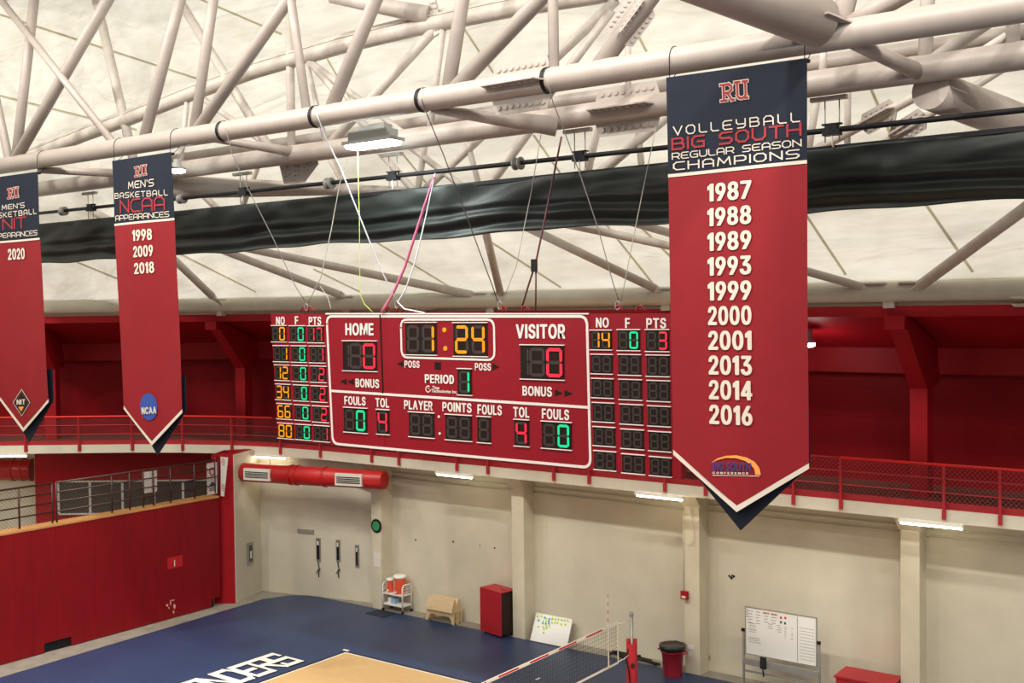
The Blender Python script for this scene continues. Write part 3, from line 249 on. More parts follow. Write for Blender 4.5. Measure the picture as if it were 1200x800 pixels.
# ---------------------------------------------------------------- materials
CREAM = mat('painted_block_cream', (.60, .555, .445), .75, noise=.05, nscale=1.2); brickbump(CREAM, st=.25)
CREAMP = mat('painted_concrete_cream', (.62, .565, .44), .7, noise=.06, nscale=2)
BAND = mat('painted_band', (.66, .62, .52), .6, noise=.04, nscale=3)
REDW = mat('red_block_paint', (.25, .001, .006), .6, noise=.08, nscale=1.0, spec=.2); brickbump(REDW, st=.35)
REDP = mat('red_paint', (.33, .004, .011), .55, noise=.06, nscale=2, spec=.25)
REDRAIL = mat('red_rail_paint', (.42, .02, .03), .4, noise=.05)
REDBR = mat('bright_red_rail', (.75, .02, .02), .4)
WIRE = mat('mesh_wire', (.30, .05, .05), .5)
CONC = mat('concrete', (.30, .27, .225), .8, noise=.15, nscale=2.5, bump=.2)
BLUE = mat('blue_rubber', (.024, .045, .115), .45, noise=.10, nscale=.6)
WOODF = mat('maple_floor', (.62, .40, .185), .35, noise=.10, nscale=2, stretch=(1, 12, 1))
WHITE = mat('white_paint', (.82, .80, .74), .5)
BLACK = mat('black_paint', (.01, .01, .012), .5, spec=.2)
STEEL = mat('painted_steel', (.40, .345, .315), .42, noise=.06, nscale=3)
STEEL_LIT = mat('painted_steel_lit', (.52, .47, .425), .45, noise=.08, nscale=6)  # same steel paint, lightened: the roof fabric's light is put into its colour
PIPE = mat('pipe_paint', (.56, .52, .43), .45, noise=.05, nscale=2)
CARPET = mat('gallery_floor', (.10, .035, .025), .9, noise=.2, nscale=6)
PLY = mat('plywood', (.50, .24, .08), .5, noise=.12, nscale=3, stretch=(8, 1, 1))
BROWN = mat('dark_rail', (.055, .018, .016), .45)
GREY = mat('grey_metal', (.33, .32, .30), .45, .4)
DGLASS = mat('dark_glass', (.035, .03, .028), .25)
# ---------------------------------------------------------------- floor and court
fl = MB().box((-62, -30, -.3), (40, 34, 0)).build('floor', CONC); tag(fl, kind='structure')
MB().prism([(-29.3, -20, 0), (20, -20, 0), (20, 26.95, 0), (-28.9, 26.95, 0), (-29.6, 26.5, 0), (-30.0, 25.6, 0), (-29.55, 15.5, 0), (-29.3, 0, 0)], (0, 0, .010)).build('blue_court_surface', BLUE, fl)
bx0, bx1, by0, by1 = -23.2, -5.2, 13.9, 22.9
MB().box((bx0-.09, by0-.09, .010), (bx1+.09, by1+.09, .014)).build('black_outline', BLACK, fl)
MB().box((bx0, by0, .014), (bx1, by1, .018)).build('court_line', WHITE, fl)
MB().box((bx0+.06, by0+.06, .018), (bx1-.06, by1-.06, .022)).build('maple_court', WOODF, fl)
for xx in (-17.2, -11.2):
    MB().box((xx, by0, .022), (xx+.06, by1, .026)).build('court_line', WHITE, fl)
    for k in range(3): MB().box((xx, by1+.12+k*.55, .010), (xx+.06, by1+.30+k*.55, .016)).build('court_dash', WHITE, fl)
MB().box((-14.13, by0, .022), (-14.07, by1, .026)).build('court_line', WHITE, fl)
MB().box((-23.3-.15, 23.0, .013), (-23.22, 23.1, .0155)).build('court_dash', WHITE, fl)
# team name along the end of the court: letters read from beyond the end line
def block_letter(ch):
    S = {'H': [((0,0),(0,4)), ((3,0),(3,4)), ((0,2),(3,2))], 'I': [((1.5,0),(1.5,4))], 'G': [((3,3.4),(3,4)),((3,4),(0,4)),((0,4),(0,0)),((0,0),(3,0)),((3,0),(3,2)),((3,2),(1.8,2))],
         'L': [((0,4),(0,0)),((0,0),(3,0))], 'A': [((0,0),(0,4)),((0,4),(3,4)),((3,4),(3,0)),((0,1.7),(3,1.7))], 'N': [((0,0),(0,4)),((0,4),(3,0)),((3,0),(3,4))],
         'D': [((0,0),(0,4)),((0,4),(2.3,4)),((2.3,4),(3,3.2)),((3,3.2),(3,.8)),((3,.8),(2.3,0)),((2.3,0),(0,0))], 'E': [((3,4),(0,4)),((0,4),(0,0)),((0,0),(3,0)),((0,2),(2.4,2))],
         'R': [((0,0),(0,4)),((0,4),(3,4)),((3,4),(3,2)),((3,2),(0,2)),((1.2,2),(3,0))], 'S': [((3,3.3),(3,4)),((3,4),(0,4)),((0,4),(0,2)),((0,2),(3,2)),((3,2),(3,0)),((3,0),(0,0)),((0,0),(0,.7))]}[ch]
    vs, fs = [], []
    for a, b in S:
        a, b = Vector(a), Vector(b); d = (b-a).normalized()*.38; n = Vector((-d.y, d.x)); k = len(vs)
        vs += [a-n-d, b-n+d, b+n+d, a+n-d]; fs.append([k, k+1, k+2, k+3])
    return vs, fs
LH, LW = 1.16, .565
EY = 21.56
for i, ch in enumerate('HIGHLANDERS'[::-1]):
    for nm, mm, ex, z in (('letter_outline', BLACK, 1.0, .016), ('floor_letter', WHITE, .0, .024)):
        vs, fs = block_letter(ch); yend = EY-i*LW; b = MB()
        if ex:
            vs2 = []
            for q in range(0, len(vs), 4):
                c4 = sum((v for v in vs[q:q+4]), Vector((0, 0)))/4
                for v in vs[q:q+4]: d = v-c4; L = d.length; vs2.append(v+Vector((math.copysign(.3, d.x), math.copysign(.3, d.y)))*.5)
            vs = vs2
        # letter advance runs along +y; its foot faces the court (+x)
        b.add([Vector((-23.68-(v.y/4*LH), yend-(3-v.x)*LW/3*.80, z+.0015*(q_//4))) for q_, v in enumerate(vs)], fs); b.build(nm, mm, fl)
# ---------------------------------------------------------------- lower walls
def wall_run(b, pts, z0, z1, t):
    """run of wall; t = thickness pushed to the outside (left-hand side away from the hall)"""
    for (a, c) in zip(pts, pts[1:]):
        a2, c2 = Vector((*a, 0)), Vector((*c, 0)); d = (c2-a2).normalized(); n = Vector((-d.y, d.x, 0))*t
        b.prism([(a2.x, a2.y, z0), (c2.x, c2.y, z0), (c2.x+n.x, c2.y+n.y, z0), (a2.x+n.x, a2.y+n.y, z0)], (0, 0, z1-z0))
FA, FB = (-30.96, 26.39), (-26.3, 27.5)         # turned end bay
SA = (-30.33, 24.70)
b = MB(); b.box((-26.3, 27.5, 0), (21, 27.8, 5.0)); wb = b.build('wall_back', CREAM); tag(wb, kind='structure')
for px_ in (-25.98, -20.03, -14.12, -8.25, -2.3, 3.65, 9.6):
    b = MB(); b.box((px_, 26.95, 0), (px_+.45, 27.52, 4.62))
    b.prism([(px_-.05, 26.6, 5.0), (px_-.05, 27.52, 5.0), (px_-.05, 27.52, 4.62), (px_-.05, 26.95, 4.62)], (.55, 0, 0))
    b.build('pilaster', CREAMP, wb)
b = MB(); wall_run(b, [FA, FB], 0, 5.02, .3); tag(b.build('wall_end_bay', CREAM), kind='structure')
b = MB(); wall_run(b, [SA, FA], 0, 5.19, .3); tag(b.build('wall_side_return', CREAM), kind='structure')
RD = Vector((-.804, -.595, 0)); RA = Vector((-33.3, 27.36, 0))       # red end wall under the gallery
RWc = RA+RD*7.8
b = MB(); wall_run(b, [(RWc.x, RWc.y), (RA.x, RA.y)], 0, 5.0, .35); wr = tag(b.build('wall_red', REDW), kind='structure')
b = MB(); b.prism([(-30.35, 24.69, 0), (-30.72, 24.41, 0), (-31.5, 25.4, 0), (-31.05, 26.3, 0)], (0, 0, 5.2)); b.build('red_pier', REDP, wr)
b = MB(); b.prism([(-30.72, 24.41, 0), (-30.95, 24.24, 0), (-31.6, 25.3, 0), (-31.4, 25.4, 0)], (0, 0, 5.2)); b.build('red_pier', REDW, wr)
b = MB(); q0 = RWc+Vector((-.5, 1.0, 0)); q1 = q0+RD*7.5
wall_run(b, [(q1.x, q1.y), (q0.x+.8, q0.y+.6)], 0, 5.0, .3); wl = tag(b.build('wall_left', CREAM), kind='structure')
b = MB(); wall_run(b, [(-47.2, 15.2), (-48.6, 19.3), (-33.7, 30.0), (-25.5, 30.0)], 0, 5.3, .3); tag(b.build('wall_outer', CREAM), kind='structure')
b = MB(); wall_run(b, [(-47.2, 15.2), (-48.4, 19.3)], 5.3, 10.7, .3); tag(b.build('wall_outer', REDW), kind='structure')
# ---------------------------------------------------------------- gallery slab
EDGE = [(21, 26.3), (-27.8, 26.42), (-30.2, 26.22), (-31.9, 25.80), (-33.7, 25.02), (-35.4, 24.0), (-36.9, 22.9), (-39.2, 21.2), (-46.2, 16.2)]
OUT = [(21, 30.1), (-33.7, 30.0), (-48.6, 19.3)]
b = MB(); b.prism([(x, y, 5.0) for x, y in EDGE[::-1]]+[(x, y, 5.0) for x, y in OUT], (0, 0, .30)); sl = tag(b.build('trim_1', BAND), kind='structure')
def inset(pl, d):
    r = []
    for i, p in enumerate(pl):
        a = Vector(pl[max(i-1, 0)]); c = Vector(pl[min(i+1, len(pl)-1)]); t = (c-a).normalized(); n = Vector((t.y, -t.x))
        r.append((p[0]+n.x*d, p[1]+n.y*d))
    return r
E2 = inset(EDGE, .06); E3 = inset(EDGE, .16)
b = MB()
for p, q, p3, q3 in zip(E2, E2[1:], E3, E3[1:]):
    b.prism([(*p, 5.3), (*q, 5.3), (*q3, 5.3), (*p3, 5.3)], (0, 0, .16))
b.build('kick_plate', REDRAIL, sl)
b = MB(); b.prism([(x, y, 5.3) for x, y in E3[::-1]]+[(x, y, 5.3) for x, y in OUT], (0, 0, .02)); b.build('gallery_floor', CARPET, sl)
# upper back wall, ring beam, sloping soffit, fascia
BW = [(21, 29.8), (-33.6, 29.75), (-48.4, 19.1)]
FS = [(21, 26.07), (-32.3, 25.95), (-46.4, 15.8)]
def strip(b, A, ZA, B, ZB, t=Vector((0, 0, .12))):
    for a, a1, c, c1 in zip(A, A[1:], B, B[1:]):
        b.prism([(*a, ZA), (*a1, ZA), (*c1, ZB), (*c, ZB)], t)
b = MB(); wall_run(b, BW[::-1], 5.32, 9.3, .3); wu = tag(b.build('wall_gallery', REDW), kind='structure')
BM = inset(BW, -.45)
BM = [(21, 29.35), (-33.4, 29.3), (-48.1, 18.7)]
b = MB(); 
for a, a1, c, c1 in zip(BM, BM[1:], BW, BW[1:]):
    b.prism([(*a, 8.28), (*a1, 8.28), (*c1, 8.28), (*c, 8.28)], (0, 0, .8))
b.build('ring_beam', REDP, wu)
b = MB(); FI = [(21, 26.3), (-32.4, 26.2), (-46.55, 16.0)]
strip(b, FI, 9.85, BM, 8.95); tag(b.build('trim_2', REDP), kind='structure')
b = MB()
for a, a1, c, c1 in zip(FS, FS[1:], FI, FI[1:]):
    b.prism([(*a, 9.8), (*a1, 9.8), (*c1, 9.8), (*c, 9.8)], (0, 0, .25))
fas = tag(b.build('trim_3', REDP), kind='structure')
# columns with sloping brackets
def column(x, y, n, wdt=.42):
    n = Vector((*n, 0)).normalized(); u = Vector((-n.y, n.x, 0)); c = Vector((x, y, 0)); b = MB()
    hw = wdt/2
    b.obox(c+n*.25+Vector((0, 0, 6.65)), u*hw, n*.25, Vector((0, 0, 1.35)))
    # haunch: from the column head up and out to the fascia
    pts = [(-1.62, 9.52), (-1.62, 9.84), (.9, 9.1), (1.1, 8.1), (.5, 8.0), (0, 8.0)]
    b.prism([c-u*hw+n*a+Vector((0, 0, z)) for a, z in pts], u*wdt)
    b.build('column', REDP, wu)
    b = MB(); b.obox(c+n*-1.75+Vector((0, 0, 9.66)), u*(hw+.02), n*.14, Vector((0, 0, .16))); b.build('bracket_block', REDP, fas)
for x in (-25.9, -19.95, -14.0, -8.05, -2.1, 3.8): column(x, 27.75, (0, 1))
column(-33.25, 27.45, (-.31, .95)); column(-39.3, 23.25, (-.65, .76))
# ---------------------------------------------------------------- ring pipe
RP = [(21, 26.02), (-32.2, 25.9), (-46.35, 15.7)]
ring = empty('roof_ring_pipe', (-8, 26.02, 10.38), 'cream painted ring pipe along the foot of the white roof, above the red fascia', 'pipe')
b = MB(); b.path([(*p, 10.38) for p in RP], .235, 20); b.build('pipe', PIPE, ring)
for k, x in enumerate((-38.5, -32.3, -26, -20, -14.1, -8.2, -2.2)):
    y = 26.0 if x > -32.2 else 25.9-(abs(x)-32.2)*.72
    b = MB(); b.box((x-.13, y-.08, 10.0), (x+.13, y+.12, 10.2)); b.build('pipe_support', STEEL_LIT, ring)
def splice(root, p, d, r, L=.8, w_=.16, seg=4, nb=7, m=STEEL, name='splice_plate'):
    """bolted flange plates standing out around a tube joint"""
    p = Vector(p); d = Vector(d).normalized(); a = d.cross(Vector((0, 0, 1))).normalized(); c = a.cross(d).normalized()
    for k in range(seg):
        t = (0 if seg == 4 else PI/4)+k*2*PI/seg; n = a*math.cos(t)+c*math.sin(t); tt = d.cross(n).normalized()
        q = p+n*(r+w_/2-.03)
        b = MB(); b.prism([q-d*L/2-n*w_/2-tt*.014, q+d*L/2-n*w_/2-tt*.014, q+d*(L/2-.09)+n*w_/2-tt*.014, q-d*(L/2-.09)+n*w_/2-tt*.014], tt*.028)
        o = b.build(name, m, root)
        b = MB()
        for i in range(nb):
            s = q+d*((i+.5)/nb-.5)*(L-.2)+n*.015
            b.tube(s-tt*.045, s+tt*.045, min(.055, w_*.2), min(.055, w_*.2), 8)
        tag(b.build('bolt_row', m, o), kind='stuff')
splice(ring, onY(500, 353, 26.0), (1, 0, 0), .235, .9, .07, 6, 8, PIPE)
splice(ring, onY(1199, 345, 26.0), (1, 0, 0), .235, .5, .07, 6, 5, PIPE)
# ---------------------------------------------------------------- fabric roof
def fabric():
    m = bpy.data.materials.new('roof_fabric'); m.use_nodes = True; nt = m.node_tree; nt.nodes.clear()
    out = nt.nodes.new('ShaderNodeOutputMaterial'); tr = nt.nodes.new('ShaderNodeBsdfTranslucent'); df = nt.nodes.new('ShaderNodeBsdfDiffuse')
    ad = nt.nodes.new('ShaderNodeMixShader'); ad.inputs[0].default_value = .38
    tc = nt.nodes.new('ShaderNodeTexCoord'); mp = nt.nodes.new('ShaderNodeMapping'); mp.inputs['Scale'].default_value = (.25, .9, .9); mp.inputs['Rotation'].default_value = (0, 0, .12)
    n = nt.nodes.new('ShaderNodeTexNoise'); n.inputs['Scale'].default_value = 1.6; n.inputs['Detail'].default_value = 8; n.inputs['Roughness'].default_value = .6
    r = nt.nodes.new('ShaderNodeValToRGB'); r.color_ramp.elements[0].position = .3; r.color_ramp.elements[1].position = .7
    r.color_ramp.elements[0].color = (.64, .61, .52, 1); r.color_ramp.elements[1].color = (.86, .83, .74, 1)
    bp = nt.nodes.new('ShaderNodeBump'); bp.inputs['Strength'].default_value = .8; bp.inputs['Distance'].default_value = .5
    n2 = nt.nodes.new('ShaderNodeTexNoise'); n2.inputs['Scale'].default_value = .8; n2.inputs['Detail'].default_value = 3; n2.inputs['Distortion'].default_value = 1.2
    nt.links.new(tc.outputs['Object'], mp.inputs[0]); nt.links.new(mp.outputs[0], n.inputs[0]); nt.links.new(mp.outputs[0], n2.inputs[0])
    nt.links.new(n2.outputs['Fac'], bp.inputs['Height']); nt.links.new(n.outputs['Fac'], r.inputs[0])
    for s in (tr, df):
        nt.links.new(r.outputs[0], s.inputs['Color']); nt.links.new(bp.outputs[0], s.inputs['Normal'])
    nt.links.new(tr.outputs[0], ad.inputs[1]); nt.links.new(df.outputs[0], ad.inputs[2]); nt.links.new(ad.outputs[0], out.inputs[0])
    return m
FAB = fabric()
POLY = [(21, 26.35), (-32.4, 26.25), (-46.7, 15.95), (-55, 5), (-55, -5), (-46.7, -16), (-32.4, -26.3), (21, -26.3), (34, -13), (37, 0), (34, 13)]
PROF = [(0, 10.62), (.3, 11.1), (1, 12.8), (2, 15.2), (3, 17.5), (4, 19.5), (5, 21.0), (7, 22.6), (12, 24.6), (18, 26), (24, 26.6)]
C0 = Vector((-22, 0))
vs, fs = [], []; n = len(POLY)
for s, z in PROF:
    k = 1-s/26.3
    for (x, y) in POLY: vs.append((C0.x+(x-C0.x)*k, C0.y+(y-C0.y)*k, z))
for i in range(len(PROF)-1):
    for j in range(n): fs.append([i*n+j, i*n+(j+1) % n, (i+1)*n+(j+1) % n, (i+1)*n+j])
fs.append([(len(PROF)-1)*n+j for j in range(n)])
ceil = flat(FAB, 'ceiling', vs, fs); tag(ceil, kind='structure')
from mathutils.bvhtree import BVHTree
bvh = BVHTree.FromPolygons([Vector(v) for v in vs], fs)
SEAM = fabric(); SEAM.name = 'fabric_seam'
for nd in SEAM.node_tree.nodes:
    if nd.type == 'VALTORGB': nd.color_ramp.elements[0].color = (.50, .45, .33, 1); nd.color_ramp.elements[1].color = (.58, .53, .40, 1)
def seam(a, c, wd=.05):
    L, Rr = [], []
    P = []
    for i in range(9):
        t = i/8; h = bvh.ray_cast(EYE, ray(a[0]+(c[0]-a[0])*t, a[1]+(c[1]-a[1])*t).normalized())
        if h[0] is not None: P.append((h[0], h[1]))
    b = MB(); vv = []
    for i, (p, nn) in enumerate(P):
        d = (P[min(i+1, len(P)-1)][0]-P[max(i-1, 0)][0]).normalized(); sd = d.cross(nn).normalized()*wd; up = (EYE-p).normalized()*.06
        vv += [p+up-sd, p+up+sd]
    b.add(vv, [(2*i, 2*i+1, 2*i+3, 2*i+2) for i in range(len(P)-1)]); b.build('seam', SEAM, ceil)
for a, c in [((0,17),(240,95)), ((0,112),(160,152)), ((190,-20),(330,40)), ((90,307),(200,352)), ((140,262),(300,342)), ((367,315),(430,346)), ((435,280),(545,347)),
             ((570,280),(670,345)), ((700,250),(775,345)), ((740,255),(830,345)), ((1070,218),(1150,333)), ((625,158),(665,215)), ((742,30),(765,75)), ((995,45),(1060,195)), ((378,60),(410,115)),
             ((540,28),(600,118)), ((470,178),(500,215)), ((930,230),(1000,335))]:
    seam(a, c, .035)
b = MB()        # loose apron of fabric between the ring pipe and the red fascia
AP = [(21, 26.36), (-32.4, 26.26), (-46.7, 15.96)]
for a, c in zip(AP, AP[1:]):
    b.prism([(*a, 9.95), (*c, 9.95), (*c, 10.66), (*a, 10.66)], (0, .05, 0))
b.build('apron', mat('apron_fabric', (.72, .67, .55), .8), ceil)
# the hall goes on behind and beside the viewpoint
b = MB()
for (a, c) in zip(POLY[2:]+[POLY[0]], POLY[3:]+[POLY[0]]):
    wall_run(b, [c, a], 0, 10.7, -.3)
tag(b.build('wall_rear', mat('rear_wall', (.30, .22, .17), .8)), kind='structure')
# ---------------------------------------------------------------- roof steel
def line_member(b, a, c, r0, r1=None, seg=12): b.tube(a, c, r0, r1, seg)
A0, A1 = Vector((-38.5, 18.5, 14.86)), Vector((3, 18.5, 14.60))
B0, B1 = Vector((-36.8, 20.5, 14.36)), Vector((3, 20.5, 14.30))
Cc0, Cc1 = Vector((-33, 22.5, 15.15)), Vector((3, 22.5, 15.15))
D0, D1 = Vector((-34.8, 23.0, 12.75)), Vector((4, 23.0, 12.75))
tr = empty('front_roof_truss', (-14, 18.5, 14.6), 'nearest white tubular roof truss, from which the banners hang', 'truss')
MB().tube(A0, A1, .25, .25, 24).build('bottom_chord', STEEL, tr)
def member(root, p1, p2, c1, c2, thick, start=None, end=None, top=None, name='diagonal', m=STEEL, taper=None):
    """tube seen from p1 (plane y=c1) to p2 (plane y=c2); start / end cut it where it meets a chord; top lets it run on to that height"""
    q1, q2 = p1, p2
    if start: q1 = meet(p1, p2, *start)
    if end: q2 = meet(p1, p2, *end)
    a, c = onY(*q1, c1), onY(*q2, c2)
    if top: c = a+(c-a)*((top-a.z)/(c.z-a.z))
    r = thick*depth(a)/FPX/2
    return MB().tube(a, c, r, taper*r if taper else r, 12).build(name, m, root)
AA = (A0, A1); BB = (B0, B1); CC = (Cc0, Cc1); DD = (D0, D1)
for p1, p2, th in [((10,185),(-2,128),10), ((20,175),(40,0),11), ((24,177),(126,0),13), ((170,158),(211,0),13), ((228,150),(250,0),12), ((235,147),(338,0),14),
                   ((391,120),(440,0),16), ((526,100),(542,0),17), ((540,97),(632,0),18), ((359,127),(341,0),11), ((649,78),(648,5),13), ((705,74),(760,0),22), ((986,24),(992,0),24), ((1008,22),(1048,0),22), ((1195,10),(1230,-40),20)]:
    member(tr, p1, p2, 18.5, 18.9, th, start=AA, top=20.4)
MB().tube((-34.5, 18.9, 20.4), (3, 18.9, 20.4), .22, .22, 16).build('top_chord', STEEL, tr)
# bolted splice in the chord and on a diagonal
pA = onY(611, 103, 18.5); splice(tr, (pA.x, 18.5, 14.68), (1, 0, 0), .25, 1.5, .32, 4, 8)
def lay(p1, p2, c1, c2):
    a, c = onY(*p1, c1), onY(*p2, c2); return (a+c)/2, c-a
q, d = lay((722, 48), (756, 2), 18.6, 18.9); splice(tr, q, d, .2, .9, .16, 4, 6)
# cross tubes between the front chord and the second chord
def cross(root, p1, c1, p2, c2, t0, t1, name='cross_tube'):
    a, c = onY(*p1, c1), onY(*p2, c2)
    return MB().tube(a, c, t0*depth(a)/FPX/2, t1*depth(c)/FPX/2, 16).build(name, STEEL, root)
cross(tr, (1000, 50), 18.55, (1078, 85), 20.45, 16, 20)
cross(tr, (505, 128), 18.6, (652, 148), 20.4, 9, 24)
cross(tr, (45, 199), 18.6, (140, 203), 20.4, 8, 10)
cross(tr, (235, 160), 18.6, (345, 178), 20.4, 8, 12)
# very thick tube running towards the viewer at the top of the frame
a = onY(962, 28, 18.3); c = onY(700, -75, 14.2)
o = MB(); o.tube(a, c, .42, .46, 24); o.lathe(a, [(.42, 0), (.40, .03)], 4); o.build('end_tube', STEEL, tr)
d = (c-a).normalized(); MB().obox(a-d*.12+Vector((0, 0, -.02)), d*.45, d.cross(Vector((0, 0, 1))).normalized()*.5, Vector((0, 0, .016))).build('end_plate', STEEL, tr)
# ---- second truss (arched top chord, straight bottom chord)
t2 = empty('second_roof_truss', (-14, 20.5, 14.3), 'second white tubular roof truss with an arched top chord, just behind the nearest one', 'truss')
MB().tube(B0, B1, .25, .25, 24).build('bottom_chord', STEEL, t2)
arch_px = [(10, 194), (40, 182), (100, 158), (150, 140), (225, 110), (300, 83), (400, 54), (500, 30), (600, 10), (700, -6)]
AP3 = [onY(x, y, 20.5) for x, y in arch_px]
AP3.append(Vector((3, 20.5, 17.2)))
MB().path(AP3, .20, 16).build('arched_chord', STEEL_LIT, t2)
MB().path([p+Vector((0, .1, .29)) for p in AP3], .07, 8).build('edge_cable', STEEL_LIT, t2)
b = MB()
for a, c in zip(AP3, AP3[1:]): b.obox((a+c)/2+Vector((0, .05, .2)), (c-a)/2, Vector((0, .16, 0)), Vector((0, 0, .02)))
b.build('arch_flange', STEEL_LIT, t2)
ARC = lambda x: None
member(tr, (127,160), (5,5), 18.52, 18.55, 9, start=AA, top=20.0)
for p1, p2, th in [((150,160),(113,0),11), ((294,138),(213,5),11), ((216,150),(220,112),6), ((277,144),(237,115),7), ((341,130),(339,5),10),
                   ((422,117),(361,70),8), ((392,106),(361,70),9), ((371,122),(360,75),6), ((435,116),(512,32),11), ((510,103),(520,27),8), ((654,65),(722,0),11), ((670,75),(717,12),10),
                   ((736,66),(736,45),7), ((1084,72),(1087,0),17), ((1097,68),(1140,38),16), ((1150,60),(1180,41),9), ((1187,58),(1187,20),16), ((965,60),(966,40),9)]:
    ext = 17.0 if th >= 15 else None
    member(t2, p1, p2, 20.5, 20.5, th, start=BB, top=ext, m=STEEL_LIT)
pB = onY(735, 126, 20.5); splice(t2, (pB.x, 20.5, 14.32), (1, 0, 0), .25, 1.6, .30, 4, 8)
pB = onY(540, 12, 20.5)
# arch joint where another tube meets it: gusset with bolts
g = onY(510, 20, 20.45); b = MB(); b.obox(g, (.12, 0, .05), (0, .03, 0), (-.1, 0, .42)); b.build('gusset_plate', STEEL_LIT, t2)
b = MB()
for i in range(3):
    for j in range(6):
        s = g+Vector((-.07+.07*i-.05*(j-2.5)*.35, -.03, -.32+.13*j)); b.tube(s, s+Vector((0, -.025, 0)), .022, .022, 6)
tag(b.build('bolt_row', GREY, t2), kind='stuff')
MB().tube(onY(388, -4, 19.6), onY(503, 18, 20.45), .16, .23, 16).build('joint_tube', STEEL_LIT, t2)
# thick end tube leaving the second chord towards the gallery
a = onY(1090, 105, 20.6); c = onY(1235, 160, 25.6)
MB().tube(a, c, .36, .40, 24).build('end_tube', STEEL, t2)
d = (c-a).normalized(); MB().obox(a+d*.35, d*.3, d.cross(Vector((0, 0, 1))).normalized()*.37, Vector((0, 0, .014))).build('end_plate', STEEL, t2)
MB().tube(onY(192, 219, 20.9), onY(478, 223, 22.6), .37, .09, 16).build('tapered_tube', STEEL, t2)
# gusset plates of the tapered tube
g = onY(349, 199, 20.9)
b = MB(); b.prism([g+Vector(v) for v in ((-.75, 0, .2), (.7, 0, .35), (.8, 0, .1), (.25, 0, -.35), (-.55, 0, -.4))], (0, .03, 0)); b.build('gusset_plate', STEEL, t2)
b = MB()
for cx, cz, an in ((-.45, 0, .4), (-.02, -.02, 0), (.42, .1, -.6)):
    for i in range(3):
        for j in range(2):
            s = g+Vector((cx+(j-.5)*.14*math.cos(an)-(i-1)*.12*math.sin(an), -.0, cz+(i-1)*.12*math.cos(an)+(j-.5)*.14*math.sin(an))); b.tube(s, s+Vector((0, -.03, 0)), .026, .026, 6)
tag(b.build('bolt_row', GREY, t2), kind='stuff')
# ---- third chord and the web running down to the ring pipe
t3 = empty('outer_roof_frame', (-14, 23, 12.7), 'outermost white tube frame, its struts slanting down to the roof ring pipe', 'truss')
MB().tube(Cc0, Cc1, .165, .165, 16).build('upper_chord', STEEL, t3)
MB().tube(D0, D1, .13, .13, 16).build('lower_chord', STEEL_LIT, t3)
WEB = [((1085,107),(957,175),12), ((1112,120),(1040,165),10), ((994,62),(993,172),8), ((966,65),(948,172),9), ((700,150),(689,200),10), ((765,150),(700,205),13), ((748,155),(752,198),8),
       ((615,160),(577,212),12), ((557,167),(500,220),10), ((485,175),(540,217),8), ((497,175),(490,220),8), ((550,175),(560,212),7), ((447,180),(482,220),9), ((387,185),(400,210),8),
       ((47,226),(80,256),8), ((60,222),(96,241),9), ((98,222),(91,256),7), ((225,215),(250,240),8), ((300,200),(285,240),7), ((575,160),(530,212),0)]
for p1, p2, th in WEB:
    if th: member(t3, p1, p2, 22.3, 23.0, th, start=BB, end=DD, m=STEEL_LIT)
for (p1, p2), nb in ((((1012, 147), (1048, 127)), 5), (((1047, 160), (1082, 138)), 5)):
    q, d = lay(p1, p2, 22.7, 22.5); splice(t3, q, d, .1, .85, .16, 4, nb)
for p1, p2, th in [((257,355),(205,305),9), ((411,350),(300,308),9), ((565,348),(300,293),10), ((588,350),(570,275),9), ((782,345),(630,272),10), ((900,312),(690,268),10), ((1028,341),(946,318),10), ((1068,342),(1200,245),13), ((100,300),(60,262),8)]:
    q = meet(p1, p2, *DD); e = onY(*q, 23.0)
    ring_y = 26.0 if p1[0] > 270 else 25.4
    a = onY(*p1, ring_y-.1); r = th*depth(a)/FPX/2
    dd = (e-a).normalized()
    b = MB(); b.tube(a+dd*.35, e, r, r, 12); b.build('strut', STEEL_LIT, t3)
    b = MB(); b.tube(a+dd*.12, a+dd*.37, r*.35, r, 12); b.obox(a+dd*.12, dd*.25, dd.cross(Vector((0, 0, 1))).normalized()*r*.95, dd.cross(Vector((0, 0, 1))).cross(dd).normalized()*.018); b.build('strut_end', STEEL_LIT, t3)
    b = MB(); b.box((a.x-.25, a.y-.18, 10.56), (a.x+.25, a.y+.12, 10.60)); b.build('node_plate', STEEL_LIT, t3)
# ---------------------------------------------------------------- black curtain on its pole
CY = 20.75
pole = empty('curtain_pole', (-14, CY, 13.45), 'long black horizontal pole hanging above the gathered black curtain', 'pole')
MB().tube((-38, CY, 13.60), (3, CY, 13.38), .055, .055, 12).build('pole', BLACK, pole)
PG = mat('pulley_grey', (.20, .19, .18), .5)
for (x, y) in ((74,236), (213,232), (386,214), (607,190)):
    p = onY(x, y, CY); p.z = 13.46-(p.x+14)*.0053
    b = MB(); b.lathe(p, [(.10, -.10), (.15, -.10), (.15, -.06), (.07, -.03), (.07, .03), (.15, .06), (.15, .10), (.10, .10)], 20, 'x'); b.build('pulley', PG, pole)
cur = empty('gathered_curtain', (-15, CY, 12.5), 'long black curtain rolled up and hanging in horizontal folds under the roof trusses', 'curtain')
NX, NZ = 420, 36; vs, fs = [], []
def fold(x, t):
    lo = max(0, t-.38)/.62
    v = .05*t
    v += .055*math.sin(lo*13+1.3*math.sin(x*.31)+.8*math.sin(x*.77+1))*min(1, lo*4)
    v += .022*math.sin(x*1.3+t*7+2*math.sin(x*.4))+.012*math.sin(x*3.7-t*11)*math.sin(x*.6)
    v += .020*math.sin(x*.9-t*5+1.5*math.sin(x*2.3+t*6))+.014*math.sin(x*1.9+t*13+2.2*math.sin(x*.7-t*4))
    return v
